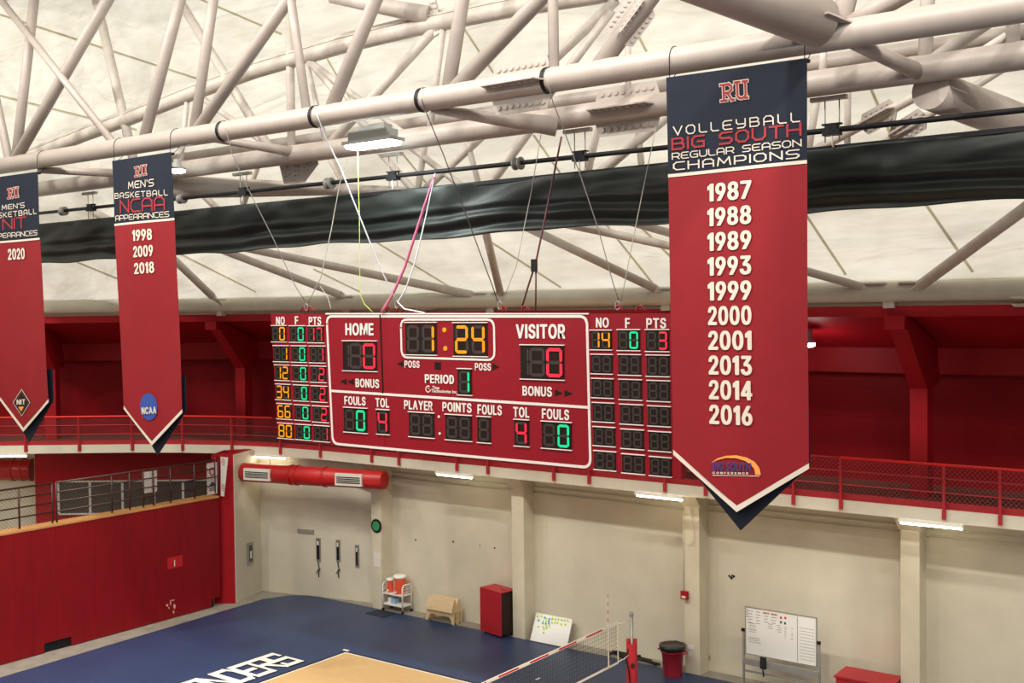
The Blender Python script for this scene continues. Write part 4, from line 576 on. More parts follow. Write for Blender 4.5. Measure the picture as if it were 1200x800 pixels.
for i in range(NX+1):
    x = -37.5+39.5*i/NX
    for j in range(NZ+1):
        t = j/NZ; zt = 13.12-(x+14)*.0045; zb = 11.86+.03*math.sin(x*.8)+.02*math.sin(x*2.3)
        vs.append((x, CY-.05-fold(x, t), zt+(zb-zt)*t))
for i in range(NX):
    for j in range(NZ):
        k = i*(NZ+1)+j; fs.append([k, k+1, k+NZ+2, k+NZ+1])
b = MB(); b.add(vs, fs, True); CUR = mat('black_vinyl', (.012, .015, .014), .48, bump=.8, bscale=1.6, stretch=(.6, 1, 1.6), spec=.28)
cc = b.build('curtain_cloth', CUR, cur); sm = cc.modifiers.new('t', 'SOLIDIFY'); sm.thickness = .02
MB().box((-37.5, CY-.04, 13.05), (2, CY+.04, 13.14)).build('batten', BLACK, cur)
RODM = mat('rod_steel', (.25, .23, .21), .5)
for (x, y) in ((108, 244), (287, 218), (462, 195), (681, 190), (976, 160)):
    p = onY(x, y, CY); zp = 13.46-(p.x+14)*.0053
    b = MB(); b.box((p.x-.17, CY-.13, zp-.10), (p.x+.17, CY+.05, zp+.02)); b.box((p.x-.12, CY-.12, zp+.02), (p.x+.12, CY+.05, zp+.10)); b.box((p.x-.19, CY-.1, zp+.1), (p.x+.19, CY+.02, zp+.13)); h = b.build('clamp', BLACK, pole)
    MB().box((p.x-.42, CY-.10, 14.0), (p.x+.30, CY+.02, 14.08)).build('cross_arm', STEEL_LIT, h)
    for s in (-.13, .15): MB().tube((p.x+s, CY-.06, 14.02), (p.x+s, CY-.06, 13.2), .012, .012, 6).build('rod', RODM, h)
    MB().path([(p.x+.02, CY-.1, zp-.1), (p.x+.02, CY-.1, zp-.26), (p.x+.05, CY-.1, zp-.34)], .018, 6).build('hook', STEEL_LIT, h)
# ---------------------------------------------------------------- lamps in the roof
LEDM = mat('lamp_lens', (.9, .9, .9), .3, emit=(.86, 1.0, .97), es=28)
HOUS = mat('lamp_housing', (.34, .35, .34), .45, .3)
lf = empty('high_bay_lamp', (-20.4, 19.7, 14.0), 'large bright rectangular high bay lamp under the nearest roof truss', 'lamp')
p = onY(437, 168, 19.4); cx, cy, cz = p.x, 19.4, p.z
b = MB(); b.box((cx-.62, cy-.22, cz+.08), (cx+.62, cy+.22, cz+.30)); b.box((cx-.40, cy-.15, cz+.30), (cx+.5, cy+.15, cz+.42)); b.build('housing', HOUS, lf)
b = MB(); b.obox((cx, cy, cz+.04), (.80, 0, 0), (0, .26, 0), (0, 0, .045)); b.build('rim', HOUS, lf)
def rrect(w, h, r, n=6):
    o = []
    for (sx, sy, a0) in ((1, 1, 0), (-1, 1, PI/2), (-1, -1, PI), (1, -1, 3*PI/2)):
        for i in range(n+1):
            a = a0+i*PI/2/n; o.append((sx*(w-r)+r*math.cos(a), sy*(h-r)+r*math.sin(a)))
    return o
b = MB(); b.prism([(cx+x, cy+y, cz-.075) for x, y in rrect(.78, .25, .15)], (0, 0, .07)); b.build('lens', LEDM, lf)
for s in (-.45, .42):
    a = Vector((cx+s, cy+.05, cz+.4)); c = Vector((cx+s-.35, cy+.5, 14.25)); b = MB(); b.tube(a, c, .03, .03, 6); b.build('bracket_arm', RODM, lf)
d = bpy.data.lights.new('lamp_light', 'AREA'); d.energy = 120; d.size = 1.4; d.shape = 'RECTANGLE'; d.size_y = .4; d.color = (.9, 1, .97)
o = bpy.data.objects.new('lamp_light', d); COL.objects.link(o); o.location = (0, 0, 0); o.location = (cx, cy, cz-.12)
p = onY(208, 199, 19.6); l2 = empty('round_lamp', tuple(p), 'small bright round lamp beside the top of the narrow middle banner', 'lamp')
b = MB(); b.lathe(p, [(.10, .30), (.12, .12), (.24, .05), (.25, 0)], 16); b.build('shade', HOUS, l2)
b = MB(); b.lathe(p, [(.22, 0), (.21, -.06), (.1, -.09)], 16); b.build('lens', LEDM, l2)
MB().tube(p+Vector((0, 0, .3)), p+Vector((0, .3, .75)), .025, .025, 6).build('stem', RODM, l2)
p = onY(949, 402, 27.2); l3 = empty('gallery_lamp', tuple(p), 'small bright lamp under the red sloping soffit above the gallery', 'lamp')
b = MB(); b.lathe(p, [(.06, .35), (.06, .10), (.14, .06), (.15, 0)], 14); b.build('shade', HOUS, l3)
b = MB(); b.lathe(p, [(.14, 0), (.13, -.07), (.06, -.10)], 14); b.build('lens', LEDM, l3)
d = bpy.data.lights.new('gallery_light', 'POINT'); d.energy = 22; d.shadow_soft_size = .12; d.color = (1, .96, .92)
o = bpy.data.objects.new('gallery_light', d); COL.objects.link(o); o.location = p+Vector((0, 0, -.25))
# ---------------------------------------------------------------- banners
NAVY = mat('banner_navy', (.010, .014, .027), .7, noise=.08, nscale=2, spec=.2)
BRED = mat('banner_red', (.215, .008, .014), .6, spec=.25, noise=.05, nscale=1.5)
BWHITE = mat('banner_white', (.60, .53, .46), .7, spec=.2)
BREDT = mat('banner_red_print', (.30, .03, .038), .6, spec=.2)
ORNG = mat('print_orange', (.80, .28, .06), .6)
PBLUE = mat('print_blue', (.02, .06, .28), .6)
PNAVY = mat('print_navy', (.03, .03, .14), .6)
BC = 18.22                                   # the banners hang just in front of the nearest truss chord
class Banner:
    def __init__(s, name, tl, tr, cl, cr, tip, ntip, head_l, head_r, label, seed):
        s.TL, s.TR, s.CL, s.CR, s.TIP, s.NT = [onY(*p, BC) for p in (tl, tr, cl, cr, tip, ntip)]
        s.HL, s.HR = onY(*head_l, BC), onY(*head_r, BC); s.seed = seed
        s.root = empty(name, tuple((s.TL+s.TR)/2), label, 'banner', 'championship banners')
        s.x0, s.x1 = s.TL.x, s.TR.x; s.zt = s.TL.z
        s.field('red_cloth', BRED, s.HL, s.HR, s.CL, s.CR, s.TIP, 0, 22)
        s.field('navy_header', NAVY, s.TL, s.TR, s.HL, s.HR, None, -.004, 10)
        up = Vector((0, 0, .03)); s.field('white_stripe', BWHITE, s.HL+up, s.HR+up, s.HL-up, s.HR-up, None, -.010, 1)
        # the navy pennant layer behind the red one
        d = Vector((0, .14, 0)); b = MB()
        b.prism([s.CL+Vector((.03, 0, .9))+d, s.CR+Vector((-.03, 0, .9))+d, s.CR+Vector((-.02, 0, -.05))+d, s.NT+d, s.CL+Vector((.02, 0, -.05))+d], (0, .012, 0)); b.build('navy_pennant', NAVY, s.root)
        # white V edge
        t = .085; b = MB()
        for a in (s.CL, s.CR):
            e = (s.TIP-a).normalized(); nrm = Vector((-e.z, 0, e.x)); 
            if nrm.z > 0: nrm = -nrm
            q = [a, s.TIP, s.TIP+Vector((0, 0, -t*1.35)), a+Vector((0, 0, -t*1.1))]
            b.prism([v+Vector((0, s.w(v.x, v.z)-.006, 0)) for v in q], (0, .012, 0))
        b.build('white_edge', BWHITE, s.root)
        b = MB(); b.tube(s.TL+Vector((-.02, .06, -.04)), s.TR+Vector((.02, .06, -.04)), .035, .035, 10); b.build('top_rod', BLACK, s.root)
        for f in (.02, .98):
            p = s.TL.lerp(s.TR, f)
            pts = [p+Vector((0, .02, -.04))]+[Vector((p.x, 18.5-.265*math.cos(a), 14.86-(p.x+40)*.006-.265*math.sin(a)*-1)) for a in [PI*(i/12) for i in range(0, 13)]]+[p+Vector((0, .1, -.04))]
            MB().path(pts, .008, 6).build('tie', BLACK, s.root)
    def w(s, x, z):
        u = (x-s.x0)/(s.x1-s.x0); h = (s.zt-z)
        k = min(1, max(0, h/2.0))
        return k*(.030*math.sin(u*5.2+s.seed+h*.25)+.012*math.sin(h*1.1+s.seed)) 
    def field(s, name, m, tl, tr, bl, br, tip, off, nz):
        nx = 16; vs, fs = [], []
        for j in range(nz+1):
            for i in range(nx+1):
                u, v = i/nx, j/nz
                p = (tl.lerp(tr, u)).lerp(bl.lerp(br, u), v)
                if tip is not None and v > 0:
                    # last rows stretch down to the point
                    k = (tip.x-bl.x)/(br.x-bl.x); e = (bl.lerp(tip, u/k) if u < k else tip.lerp(br, (u-k)/(1-k)))
                    base = bl.lerp(br, u); p = tl.lerp(tr, u).lerp(e, v)
                vs.append(p+Vector((0, s.w(p.x, p.z)+off, 0)))
        for j in range(nz):
            for i in range(nx): k = j*(nx+1)+i; fs.append([k, k+1, k+nx+2, k+nx+1])
        b = MB(); b.add(vs, fs, True); o = b.build(name, m, s.root)
        md = o.modifiers.new('t', 'SOLIDIFY'); md.thickness = .006; md.use_rim = False
        return o
    def text(s, st, tl, tr, bl, m, kind='stroke', name='lettering', **k):
        me = stroke_text(st, **k) if kind == 'stroke' else text_mesh(st, **k)
        return place_flat(name, m, me, onY(*tl, BC), onY(*tr, BC), onY(*bl, BC), s.root, s.w, Vector((0, -.022, 0)))
    def shape(s, pts, m, name, lift=.022, loc=None):
        P = [onY(*p, BC) for p in pts]; b = MB(); b.add([p+Vector((0, s.w(p.x, p.z)-lift, 0)) for p in P], [list(range(len(P)))]); return b.build(name, m, s.root)
# serif monogram
def monogram(s, tl, tr, bl):
    R_ = [[(0,0),(1.5,0)],[(0,4),(1,4)],[(.75,0),(.75,4)],[(.75,4),(2.2,4),(2.9,3.4),(2.9,2.5),(2.2,1.9),(.75,1.9)],[(1.7,1.9),(2.9,0),(3.5,0)]]
    U_ = [[(3.9,4.2),(5.1,4.2)],[(6.1,4.2),(7.2,4.2)],[(4.5,4.2),(4.5,.9),(4.9,.3),(5.6,.1),(6.3,.3),(6.7,.9),(6.7,4.2)],[(6.7,.1),(7.2,.1)]]
    for w_, m, nm, off in ((.95, BWHITE, 'monogram_outline', -.020), (.55, BREDT, 'monogram', -.027)):
        vs, fs = [], []
        for st in R_+U_:
            for a, b_ in zip(st, st[1:]):
                a, b_ = Vector(a), Vector(b_); d = (b_-a).normalized()*w_/2; n = Vector((-d.y, d.x)); k = len(vs); vs += [a-n-d, b_-n+d, b_+n+d, a+n-d]; fs.append([k, k+1, k+2, k+3])
        place_flat(nm, m, ([(v.x/7.2, v.y/4.2) for v in vs], fs), onY(*tl, BC), onY(*tr, BC), onY(*bl, BC), s.root, s.w, Vector((0, off, 0)))
# wide volleyball banner
v = Banner('hanging_banner', (781,91), (946,68), (788,527), (947,543), (864,592), (864,623), (782.5,206), (946,189.5),
           'large red and navy volleyball champions banner listing ten years, the widest and nearest', .4)
monogram(v, (845,99), (876,95), (845.7,118.5))
v.text('VOLLEYBALL', (788.7,148.3), (938,131.2), (789,159.2), BWHITE, gap=2.2)
v.text('BIG SOUTH', (786.6,162), (940,143.6), (786.8,176.5), BREDT, w=.72)
v.text('REGULAR SEASON', (787,179.3), (940,163), (787.2,187.2), BWHITE, gap=1.2, w=.6)
v.text('CHAMPIONS', (788.4,189.9), (937.6,174.8), (788.6,199.8), BWHITE, gap=1.6, w=.6)
for i, yr in enumerate(('1987','1988','1989','1993','1999','2000','2001','2013','2014','2016')):
    f = i/9; yl = 215.3+(473.5-215.3)*f; yr_ = 210.8+(475-210.8)*f; xl = 828.8+2.9*f; xr = 881.6+1.2*f
    v.text(yr, (xl, yl), (xr, yr_), (xl+.2, yl+21.5+1.6*f), BWHITE, 'font', 'year', bold=.045, spacing=1.0)
# conference emblem: swoosh and two lines of print
arc = []
for i in range(15):
    t = i/14; arc.append((834+58*t, 543-17.5*math.sin(min(1, t*1.0)*PI*.62)**1.0+ (max(0, t-.8)*5)**2*12))
outer = [(834,542),(842,536.5),(852,533.5),(864,533),(876,535.5),(885,540.5),(890.5,547.5),(892.5,556)]
inner = [(886,556),(885,549.5),(881,544),(874,539.5),(864,536.5),(852,536),(842,538.5)]
v.shape(outer+inner, ORNG, 'emblem_arc')
place_flat('emblem_lettering', PNAVY, text_mesh('BIG SOUTH', .05), onY(837,540.5,BC), onY(881.5,541.5,BC), onY(836,551,BC), v.root, v.w, Vector((0,-.03,0)))
place_flat('emblem_lettering', BWHITE, text_mesh('C O N F E R E N C E', .01), onY(836,552.2,BC), onY(878,553,BC), onY(836,554.8,BC), v.root, v.w, Vector((0,-.024,0)))
v.shape([(836,556),(891,557),(891,557.8),(836,556.8)], BWHITE, 'emblem_line')
# narrow banners
n2 = Banner('hanging_banner', (131.5,188.5), (200.5,178), (146.3,475), (213.7,479.5), (177.6,517), (179.5,534.5), (134.2,263.5), (204,256.5),
            "red and navy men's basketball banner listing 1998, 2009 and 2018, with blue round emblem", 2.1)
monogram(n2, (158.7,196), (172.2,193.6), (159,207))
n2.text("MEN'S", (151,213), (181,209.5), (151.2,221.5), BWHITE, w=.6)
n2.text('BASKETBALL', (134.8,226.3), (197,221.8), (135,233), BWHITE, gap=1.9, w=.6)
n2.text('NCAA', (141,234.4), (193.4,229.6), (141.6,250.2), BREDT, gap=1.1, w=.55)
n2.text('APPEARANCES', (135.7,252.6), (198.4,247.3), (136,259), BWHITE, gap=1.0, w=.6)
for st, xl, xr, yl in (('1998', 157.2, 179.3, 269.6), ('2009', 158.2, 180.3, 288.6), ('2018', 159.2, 181.4, 308.2)):
    n2.text(st, (xl, yl), (xr, yl-2), (xl+.4, yl+13.2), BWHITE, 'font', 'year', bold=.04)
c = onY(174.8, 476.5, BC); rr = .365
b = MB(); b.add([c+Vector((rr*math.cos(t), n2.w(c.x+rr*math.cos(t), c.z+rr*math.sin(t))-.024, rr*1.02*math.sin(t))) for t in [2*PI*i/32 for i in range(32)]], [list(range(32))]); b.build('round_emblem', PBLUE, n2.root)
place_flat('emblem_lettering', BWHITE, text_mesh('NCAA', .05), onY(167.5,477,BC), onY(183.6,476,BC), onY(168,485.3,BC), n2.root, n2.w, Vector((0,-.042,0)))
n1 = Banner('hanging_banner', (-17,209.5), (44.5,201), (-1.5,463.5), (58,467.5), (27,501.5), (29,519), (-13.5,285), (47.3,279.6),
            "red and navy men's basketball banner listing only 2020, leftmost, cut by the picture edge", 4.0)
monogram(n1, (9.8,221.5), (22,219.5), (10,232.5))
n1.text("MEN'S", (3,240.3), (29.2,237), (3.2,246.3), BWHITE, w=.6)
n1.text('BASKETBALL', (-12.5,251), (43.8,244), (-12.3,257.2), BWHITE, gap=1.9, w=.6)
n1.text('NIT', (3.8,256.3), (30.8,253.4), (4,269.6), BREDT, gap=1.1, w=.55)
n1.text('APPEARANCES', (-11,274.5), (44.6,269.4), (-10.8,280.3), BWHITE, gap=1.0, w=.6)
n1.text('2020', (9.2,291.7), (28.5,290.2), (9.5,304.8), BWHITE, 'font', 'year', bold=.04)
for r_, m_, l_ in ((1.0, BWHITE, .022), (.93, BLACK, .026), (.80, mat('print_dark_red', (.12, .02, .015), .6), .030), (.72, BLACK, .034)):
    n1.shape([(26,471.5-16*r_), (26+11*r_,471.5), (26,471.5+16*r_), (26-11*r_,471.5)], m_, 'diamond_emblem', l_)
place_flat('emblem_lettering', BWHITE, text_mesh('NIT', .06), onY(20.5,468,BC), onY(31.5,467.5,BC), onY(20.5,474,BC), n1.root, n1.w, Vector((0,-.042,0)))
n1.shape([(22.5,476.5),(29.5,476),(26,482)], ORNG, 'emblem_ball', .040)
# ---------------------------------------------------------------- scoreboard
SY = 20.0
SRED = mat('scoreboard_red', (.20, .003, .011), .45, noise=.04, nscale=3, spec=.3)
SWH = mat('scoreboard_white', (.62, .56, .54), .5)
SBLK = mat('display_black', (.012, .006, .005), .6, spec=.15)
UNLIT = mat('unlit_segment', (.038, .030, .028), .5, spec=.2)
LEDS = {'o': mat('led_amber', (.02, .01, .0), .5, emit=(1, .33, .0), es=1.0), 'g': mat('led_green', (.0, .02, .01), .5, emit=(.0, .68, .27), es=1.0), 'r': mat('led_red', (.02, .0, .0), .5, emit=(1, .015, .05), es=1.0)}
sb = empty('scoreboard', (-16.7, SY, 8.3), 'large red electronic scoreboard with amber, green and red digits', 'scoreboard')
def sx(px, py): return onY(px, py, SY)
def zline(x, p1, p2):
    a, b_ = sx(*p1), sx(*p2); return a.z+(b_.z-a.z)*(x-a.x)/(b_.x-a.x)
def quadbox(pts, name, m, th=.28):
    P = [sx(*p) for p in pts]; b = MB(); b.prism(P, (0, th, 0)); return b.build(name, m, sb)
quadbox([(317.3,367.6),(381.5,367.6),(389.5,521.5),(325.8,515.5)], 'home_wing', SRED, .22)
quadbox([(381.5,367.2),(446,367.2),(451,527.3),(389.3,521.3)], 'main_cabinet', SRED)
quadbox([(446.4,367.2),(690.5,367.2),(694.5,551),(451.4,527.3)], 'main_cabinet', SRED)
quadbox([(690.8,367.6),(793,367.4),(798.7,562),(694.6,550.3)], 'visitor_wing', SRED, .22)
quadbox([(444.8,367),(446.4,367),(449.6,461),(448.2,461)], 'cabinet_joint', SBLK, -.012)
# white strip: light caught along the top edge, put in as colour
quadbox([(382,366.6),(690,366.6),(690.4,368.3),(382,368.3)], 'top_highlight', SWH, -.02)
def pxpm(p): return FPX/depth(p)
def brect(x0, y0, x1, y1):
    """board rectangle (x0,x1,z0,z1) in metres from its slanted outline in the photo"""
    yc, xc = (y0+y1)/2, (x0+x1)/2
    X0, X1 = sx(x0, yc).x, sx(x1, yc).x; c = sx(xc, yc)
    a, d = proj(c), proj(c+Vector((.5, 0, 0))); sl = abs((d[1]-a[1])/(d[0]-a[0]))
    h = max((y1-y0)-sl*(x1-x0), .5*(y1-y0))/pxpm(c)
    return X0, X1, c.z-h/2, c.z+h/2
def btext(s, x0, y0, x1, y1, m=SWH, bold=.05, name='lettering', parent=None, y=-.012):
    X0, X1, Z0, Z1 = brect(x0, y0, x1, y1)
    vs, fs = text_mesh(s, bold)
    b = MB(); b.add([(X0+(X1-X0)*a, SY+y-(.0015*ly[0] if ly else 0), Z0+(Z1-Z0)*c) for a, c, *ly in vs], fs); return b.build(name, m, parent or sb)
SEGS = {'0':'abcdef','1':'bc','2':'abged','3':'abgcd','4':'fgbc','5':'afgcd','6':'afgedc','7':'abc','8':'abcdefg','9':'abcdfg',' ':''}
def seg_poly(sg, w_, h, t):
    hz = lambda z: [(t*.55, z), (t, z+t*.5), (w_-t, z+t*.5), (w_-t*.55, z), (w_-t, z-t*.5), (t, z-t*.5)]
    vt = lambda x, z0, z1: [(x, z0), (x+t*.5, z0+t*.5), (x+t*.5, z1-t*.5), (x, z1), (x-t*.5, z1-t*.5), (x-t*.5, z0+t*.5)]
    g = .04*h
    return {'a': hz(h-t*.5), 'g': hz(h/2), 'd': hz(t*.5), 'f': vt(t*.5, h/2+g*.4, h-g), 'b': vt(w_-t*.5, h/2+g*.4, h-g), 'e': vt(t*.5, g, h/2-g*.4), 'c': vt(w_-t*.5, g, h/2-g*.4)}[sg]
def display(x0, y0, x1, y1, txt, col, cells=2, half=False, narrow=False, frame=True):
    """one recessed digit window with its seven-segment digits; txt has one character per cell"""
    X0, X1, Z0, Z1 = brect(x0, y0, x1, y1)
    b = MB(); b.box((X0, SY-.016, Z0), (X1, SY, Z1)); o = b.build('digit_window', SBLK, sb)
    b = MB(); t = .02
    b.box((X0-t, SY-.035, Z1), (X1+t, SY, Z1+t)); b.box((X0-t, SY-.035, Z0-t), (X1+t, SY, Z0)); tag(b.build('window_edge', SWH, o), kind='stuff')
    W, H = X1-X0, Z1-Z0; mH = H*.07; h = H-2*mH
    if half: fr = [(.02, .20), (.20, .58), (.60, .98)]
    elif narrow: fr = [(.0, 1.0)]
    elif cells == 1: fr = [(.10, .90)]
    else: fr = [(.05, .46), (.54, .95)]
    lit, un = MB(), MB()
    for ch, (a, c) in zip(txt, fr):
        cx0 = X0+W*a; w_ = W*(c-a); ox = 0
        only = 'bc' if (half and a == .02) else 'abcdefg'
        if narrow: w_ = W*.62; cx0 = X0+W*.2
        t_ = min(w_*.24, h*.115)
        inset_ = w_*.06
        for sg in only:
            P = [(cx0+inset_*.5+x*(1-.06)-(z/h-.5)*0, Z0+mH+z) for x, z in seg_poly(sg, w_, h, t_)]
            on = sg in SEGS[ch]
            (lit if on else un).prism([(x, SY-.016-(.018 if on else .006), z) for x, z in P], (0, .006, 0))
    if lit.v: tag(lit.build('lit_segments', LEDS[col], o), kind='stuff')
    if un.v: tag(un.build('unlit_segments', UNLIT, o), kind='stuff')
    return o
def c1(x, y): return 300+x/4.615, 360+y/4.615
def c2(x, y): return 540+x/4.615, 360+y/4.615
def R1(a, b_, c, d): return (*c1(a, b_), *c1(c, d))
def R2(a, b_, c, d): return (*c2(a, b_), *c2(c, d))
NOx0 = (88,98,105,110,117,122); NOx1 = (165,178,182,187,195,203); NOy0 = (100,208,312,415,520,625); NOy1 = (185,293,395,500,605,711)
Fx0 = (185,195,200,207,213,218); Fx1 = (267,275,280,285,292,300); Fy0 = (101,209,315,420,527,632); Fy1 = (187,296,400,506,612,718)
Px0 = (283,293,298,303,310,315); Px1 = (367,375,380,385,393,398); Py0 = (102,210,318,425,533,638); Py1 = (190,299,405,512,622,727)
for i, (a, f, p) in enumerate(((' 0',' 0','17'),(' 1',' 0',' 1'),('12',' 0',' 2'),('34',' 0',' 2'),('66',' 0',' 2'),('80',' 0',' 1'))):
    display(*R1(NOx0[i], NOy0[i], NOx1[i], NOy1[i]), a, 'o'); display(*R1(Fx0[i], Fy0[i], Fx1[i], Fy1[i]), f, 'g'); display(*R1(Px0[i], Py0[i], Px1[i], Py1[i]), p, 'r')
btext('NO', *R1(110,50,158,95)); btext('F', *R1(212,48,231,93)); btext('PTS', *R1(287,50,355,97))
for i in range(6):
    g = i/4
    a = ('14',' 0',' 3') if i == 0 else ('  ','  ','  ')
    xs = [(703+17*g, 817+18*g), (850+20*g, 970+20*g), (1003+17*g, 1127+10*g)]
    y0 = [(125+520*g, 228+524*g), (122+536*g, 232+536*g), (122+548*g, 237+543*g)]
    for k in range(3): display(*R2(xs[k][0], y0[k][0], xs[k][1], y0[k][1]), a[k], 'ogr'[k])
btext('NO', *R2(732,55,803,110)); btext('F', *R2(890,57,917,112)); btext('PTS', *R2(1005,57,1113,115))
btext('HOME', *R1(485,85,638,152)); btext('VISITOR', *R2(300,90,567,170))
display(*R1(472,181,655,345), '  0', 'r', half=True); display(*R2(325,203,560,391), '  0', 'r', half=True)
btext('BONUS', *R1(540,384,668,437)); btext('BONUS', *R2(335,423,495,484))
btext('POSS', *R1(805,287,887,328)); btext('POSS', *R2(78,300,165,343))
btext('PERIOD', *R1(915,360,1073,415)); btext('FOULS', *R1(480,478,595,532)); btext('TOL', *R1(648,488,722,543))
btext('PLAYER', *R1(803,500,957,558)); btext('POINTS', *R1(1010,510,1168,571)); btext('FOULS', *R2(92,523,224,585)); btext('TOL', *R2(285,536,373,598)); btext('FOULS', *R2(440,545,588,611))
display(*R1(478,540,602,680), ' 0', 'g'); display(*R1(655,552,722,687), '4', 'r', cells=1)
display(*R1(830,565,965,706), '  ', 'r'); display(*R1(1027,578,1168,723), '  ', 'r'); display(*R2(92,590,163,733), ' ', 'r', cells=1)
display(*R2(292,606,370,752), '4', 'r', cells=1); display(*R2(440,615,600,770), ' 0', 'g')
pw = [*R1(1093,332,1165,474)]; pw[2] = 553; display(*pw, '1', 'g', cells=1)
display(*R1(810,83,978,256), ' 1', 'o')
w2 = (*c1(1070,84), *c2(145,264)); display(*w2, '24', 'o')
def disc(px, py, r, m, name, y=-.02):
    c = sx(px, py); b = MB(); b.lathe((c.x, SY+y, c.z), [(r*.02, -.004), (r*.7, -.003), (r, .0), (r, .02)], 16, 'y'); return b.build(name, m, sb)
disc(*c1(1020,122), .055, LEDS['o'], 'colon_light'); disc(*c1(1025,222), .055, LEDS['o'], 'colon_light')
disc(*c1(990,592), .032, SWH, 'colon_dot'); disc(*c1(995,683), .032, SWH, 'colon_dot')
def tri(x0, y0, x1, y1, right, name='arrow'):
    X0, X1, Z0, Z1 = brect(x0, y0, x1, y1); zc = (Z0+Z1)/2
    P = [(X0, SY-.008, Z0), (X0, SY-.008, Z1), (X1, SY-.008, zc)] if right else [(X1, SY-.008, Z0), (X1, SY-.008, Z1), (X0, SY-.008, zc)]
    b = MB(); b.prism(P, (0, .01, 0)); b.build(name, SBLK, sb)
tri(*R1(762,288,798,322), False); tri(*R1(455,384,490,418), False); tri(*R1(494,385,530,420), False)
tri(*R2(172,303,210,340), True); tri(*R2(510,445,553,482), True); tri(*R2(562,447,606,484), True)
X0, X1, Z0, Z1 = brect(*R1(967,296,1000,336)); MB().box((X0, SY-.008, Z0), (X1, SY, Z1)).build('horn_grille', SBLK, sb)
# maker's mark under PERIOD
c = sx(*c1(932,441)); b = MB()
for i in range(20):
    t0, t1 = 2*PI*i/24+.9, 2*PI*(i+1)/24+.9
    b.add([(c.x+r*math.cos(t), SY-.008, c.z+r*math.sin(t)) for r, t in ((.085, t0), (.085, t1), (.062, t1), (.062, t0))], [(0, 1, 2, 3)])
b.add([(c.x-.008, SY-.008, c.z), (c.x+.008, SY-.008, c.z), (c.x+.008, SY-.008, c.z+.05), (c.x-.008, SY-.008, c.z+.05), (c.x+.045, SY-.008, c.z), (c.x+.045, SY-.008, c.z+.014), (c.x-.008, SY-.008, c.z+.014)], [(0, 1, 2, 3), (0, 4, 5, 6)])
b.build('maker_mark', SWH, sb)
btext('Time', *R1(955,424,993,444), bold=.02, name='maker_lettering'); btext('Technologies Inc.', *R1(950,442,1090,471), bold=.02, name='maker_lettering')
# white outlines
def outline(pts, w_, name, closed=True):
    """rounded rectangle line through board-plane corner points (px), corner radius r"""
    P = [sx(*p) for p in pts]; b = MB(); n = len(P); L = []
    for i in range(n):
        p, a, c = P[i], P[i-1], P[(i+1) % n]; r = .2
        da, dc = (a-p).normalized(), (c-p).normalized()
        for k in range(7):
            t = k/6; L.append(p+da*r*(1-t)**2+dc*r*t**2)
    m_ = len(L)
    for i in range(m_):
        a, c = L[i], L[(i+1) % m_]; d = (c-a)
        if d.length < 1e-5: continue
        d = d.normalized(); nrm = Vector((-d.z, 0, d.x))*w_/2; a = a-d*w_*.3; c = c+d*w_*.3
        b.prism([q+Vector((0, -.012-.0012*(i % 3), 0)) for q in (a-nrm, c-nrm, c+nrm, a+nrm)], (0, .012, 0))
    return b.build(name, SWH, sb)
outline([(383,370.5),(688,370.5),(692.3,547.7),(390.2,519.5)], .06, 'white_outline')
outline([c1(784,66),c2(180,66),c2(184,285),c1(789,270)], .05, 'clock_outline')
a, c = sx(388.3,457.8), sx(690,477.2); b = MB(); b.prism([a+Vector((0,-.012,.03)), c+Vector((0,-.012,.03)), c+Vector((0,-.012,-.03)), a+Vector((0,-.012,-.03))], (0, .012, 0)); b.build('white_divider', SWH, sb)
for px_ in (352, 360, 452, 465, 586, 612, 722, 747):      # lifting eyes
    c = sx(px_, 366.5); c.y = SY+.12
    b = MB(); b.path([c+Vector((.10*math.cos(t), 0, .02+.13*math.sin(t))) for t in [PI*i/10 for i in range(11)]], .022, 6); b.build('lifting_eye', SRED, sb)
# ---------------------------------------------------------------- ropes, straps and cables
def rope(name, pts, r, m, label, cat='cable', group=None):
    P = [onY(x, y, c) for x, y, c in pts]; Q = []
    for i in range(len(P)-1):
        for k in range(3): Q.append(P[i].lerp(P[i+1], k/3))
    Q.append(P[-1]); root = empty(name, tuple(P[-1]), label, cat, group)
    MB().path(Q, r, 6).build(name.split('_')[-1]+'_line', m, root)
    return root, P
CW = mat('white_rope', (.52, .54, .60), .5); CP = mat('pink_strap', (.42, .09, .17), .5); CGY = mat('pale_cord', (.36, .34, .30), .6); CYG = mat('yellow_green_cord', (.55, .75, .12), .5); CD = mat('dark_cable', (.05, .035, .035), .5); CS = mat('steel_cable', (.20, .19, .18), .6); CDR = mat('dark_red_strap', (.10, .02, .03), .5)
SYc = SY+.12
def shackle(root, x, y, c=SYc):
    p = onY(x, y, c); b = MB(); b.path([p+Vector((.06*math.cos(t), 0, .09*math.sin(t))) for t in [2*PI*i/12 for i in range(12)]], .018, 6); b.build('shackle', CS, root)
def wrap(root, px_, m=BLACK, wd=.10):
    """sling round the front chord"""
    p = onY(px_, 100, 18.5); x = p.x; z = 14.86-(x+38.5)*.00627; b = MB(); N = 24
    for i in range(N):
        t0, t1 = 2*PI*i/N, 2*PI*(i+1)/N
        q = [(x+s*wd/2, 18.5+.27*math.cos(t), z+.27*math.sin(t)) for s, t in ((-1, t0), (1, t0), (1, t1), (-1, t1))]
        b.add(q, [(0, 1, 2, 3)])
    b.build('sling', m, root)
r, _ = rope('white_rope', [(371,133,18.2),(381,160,18.5),(398,195,18.9),(424,260,19.4),(446,315,19.8),(464,352,SYc)], .018, CW, 'bright bluish white rope slanting down right from the nearest truss to the scoreboard top', 'rope'); wrap(r, 371); shackle(r, 465, 357)
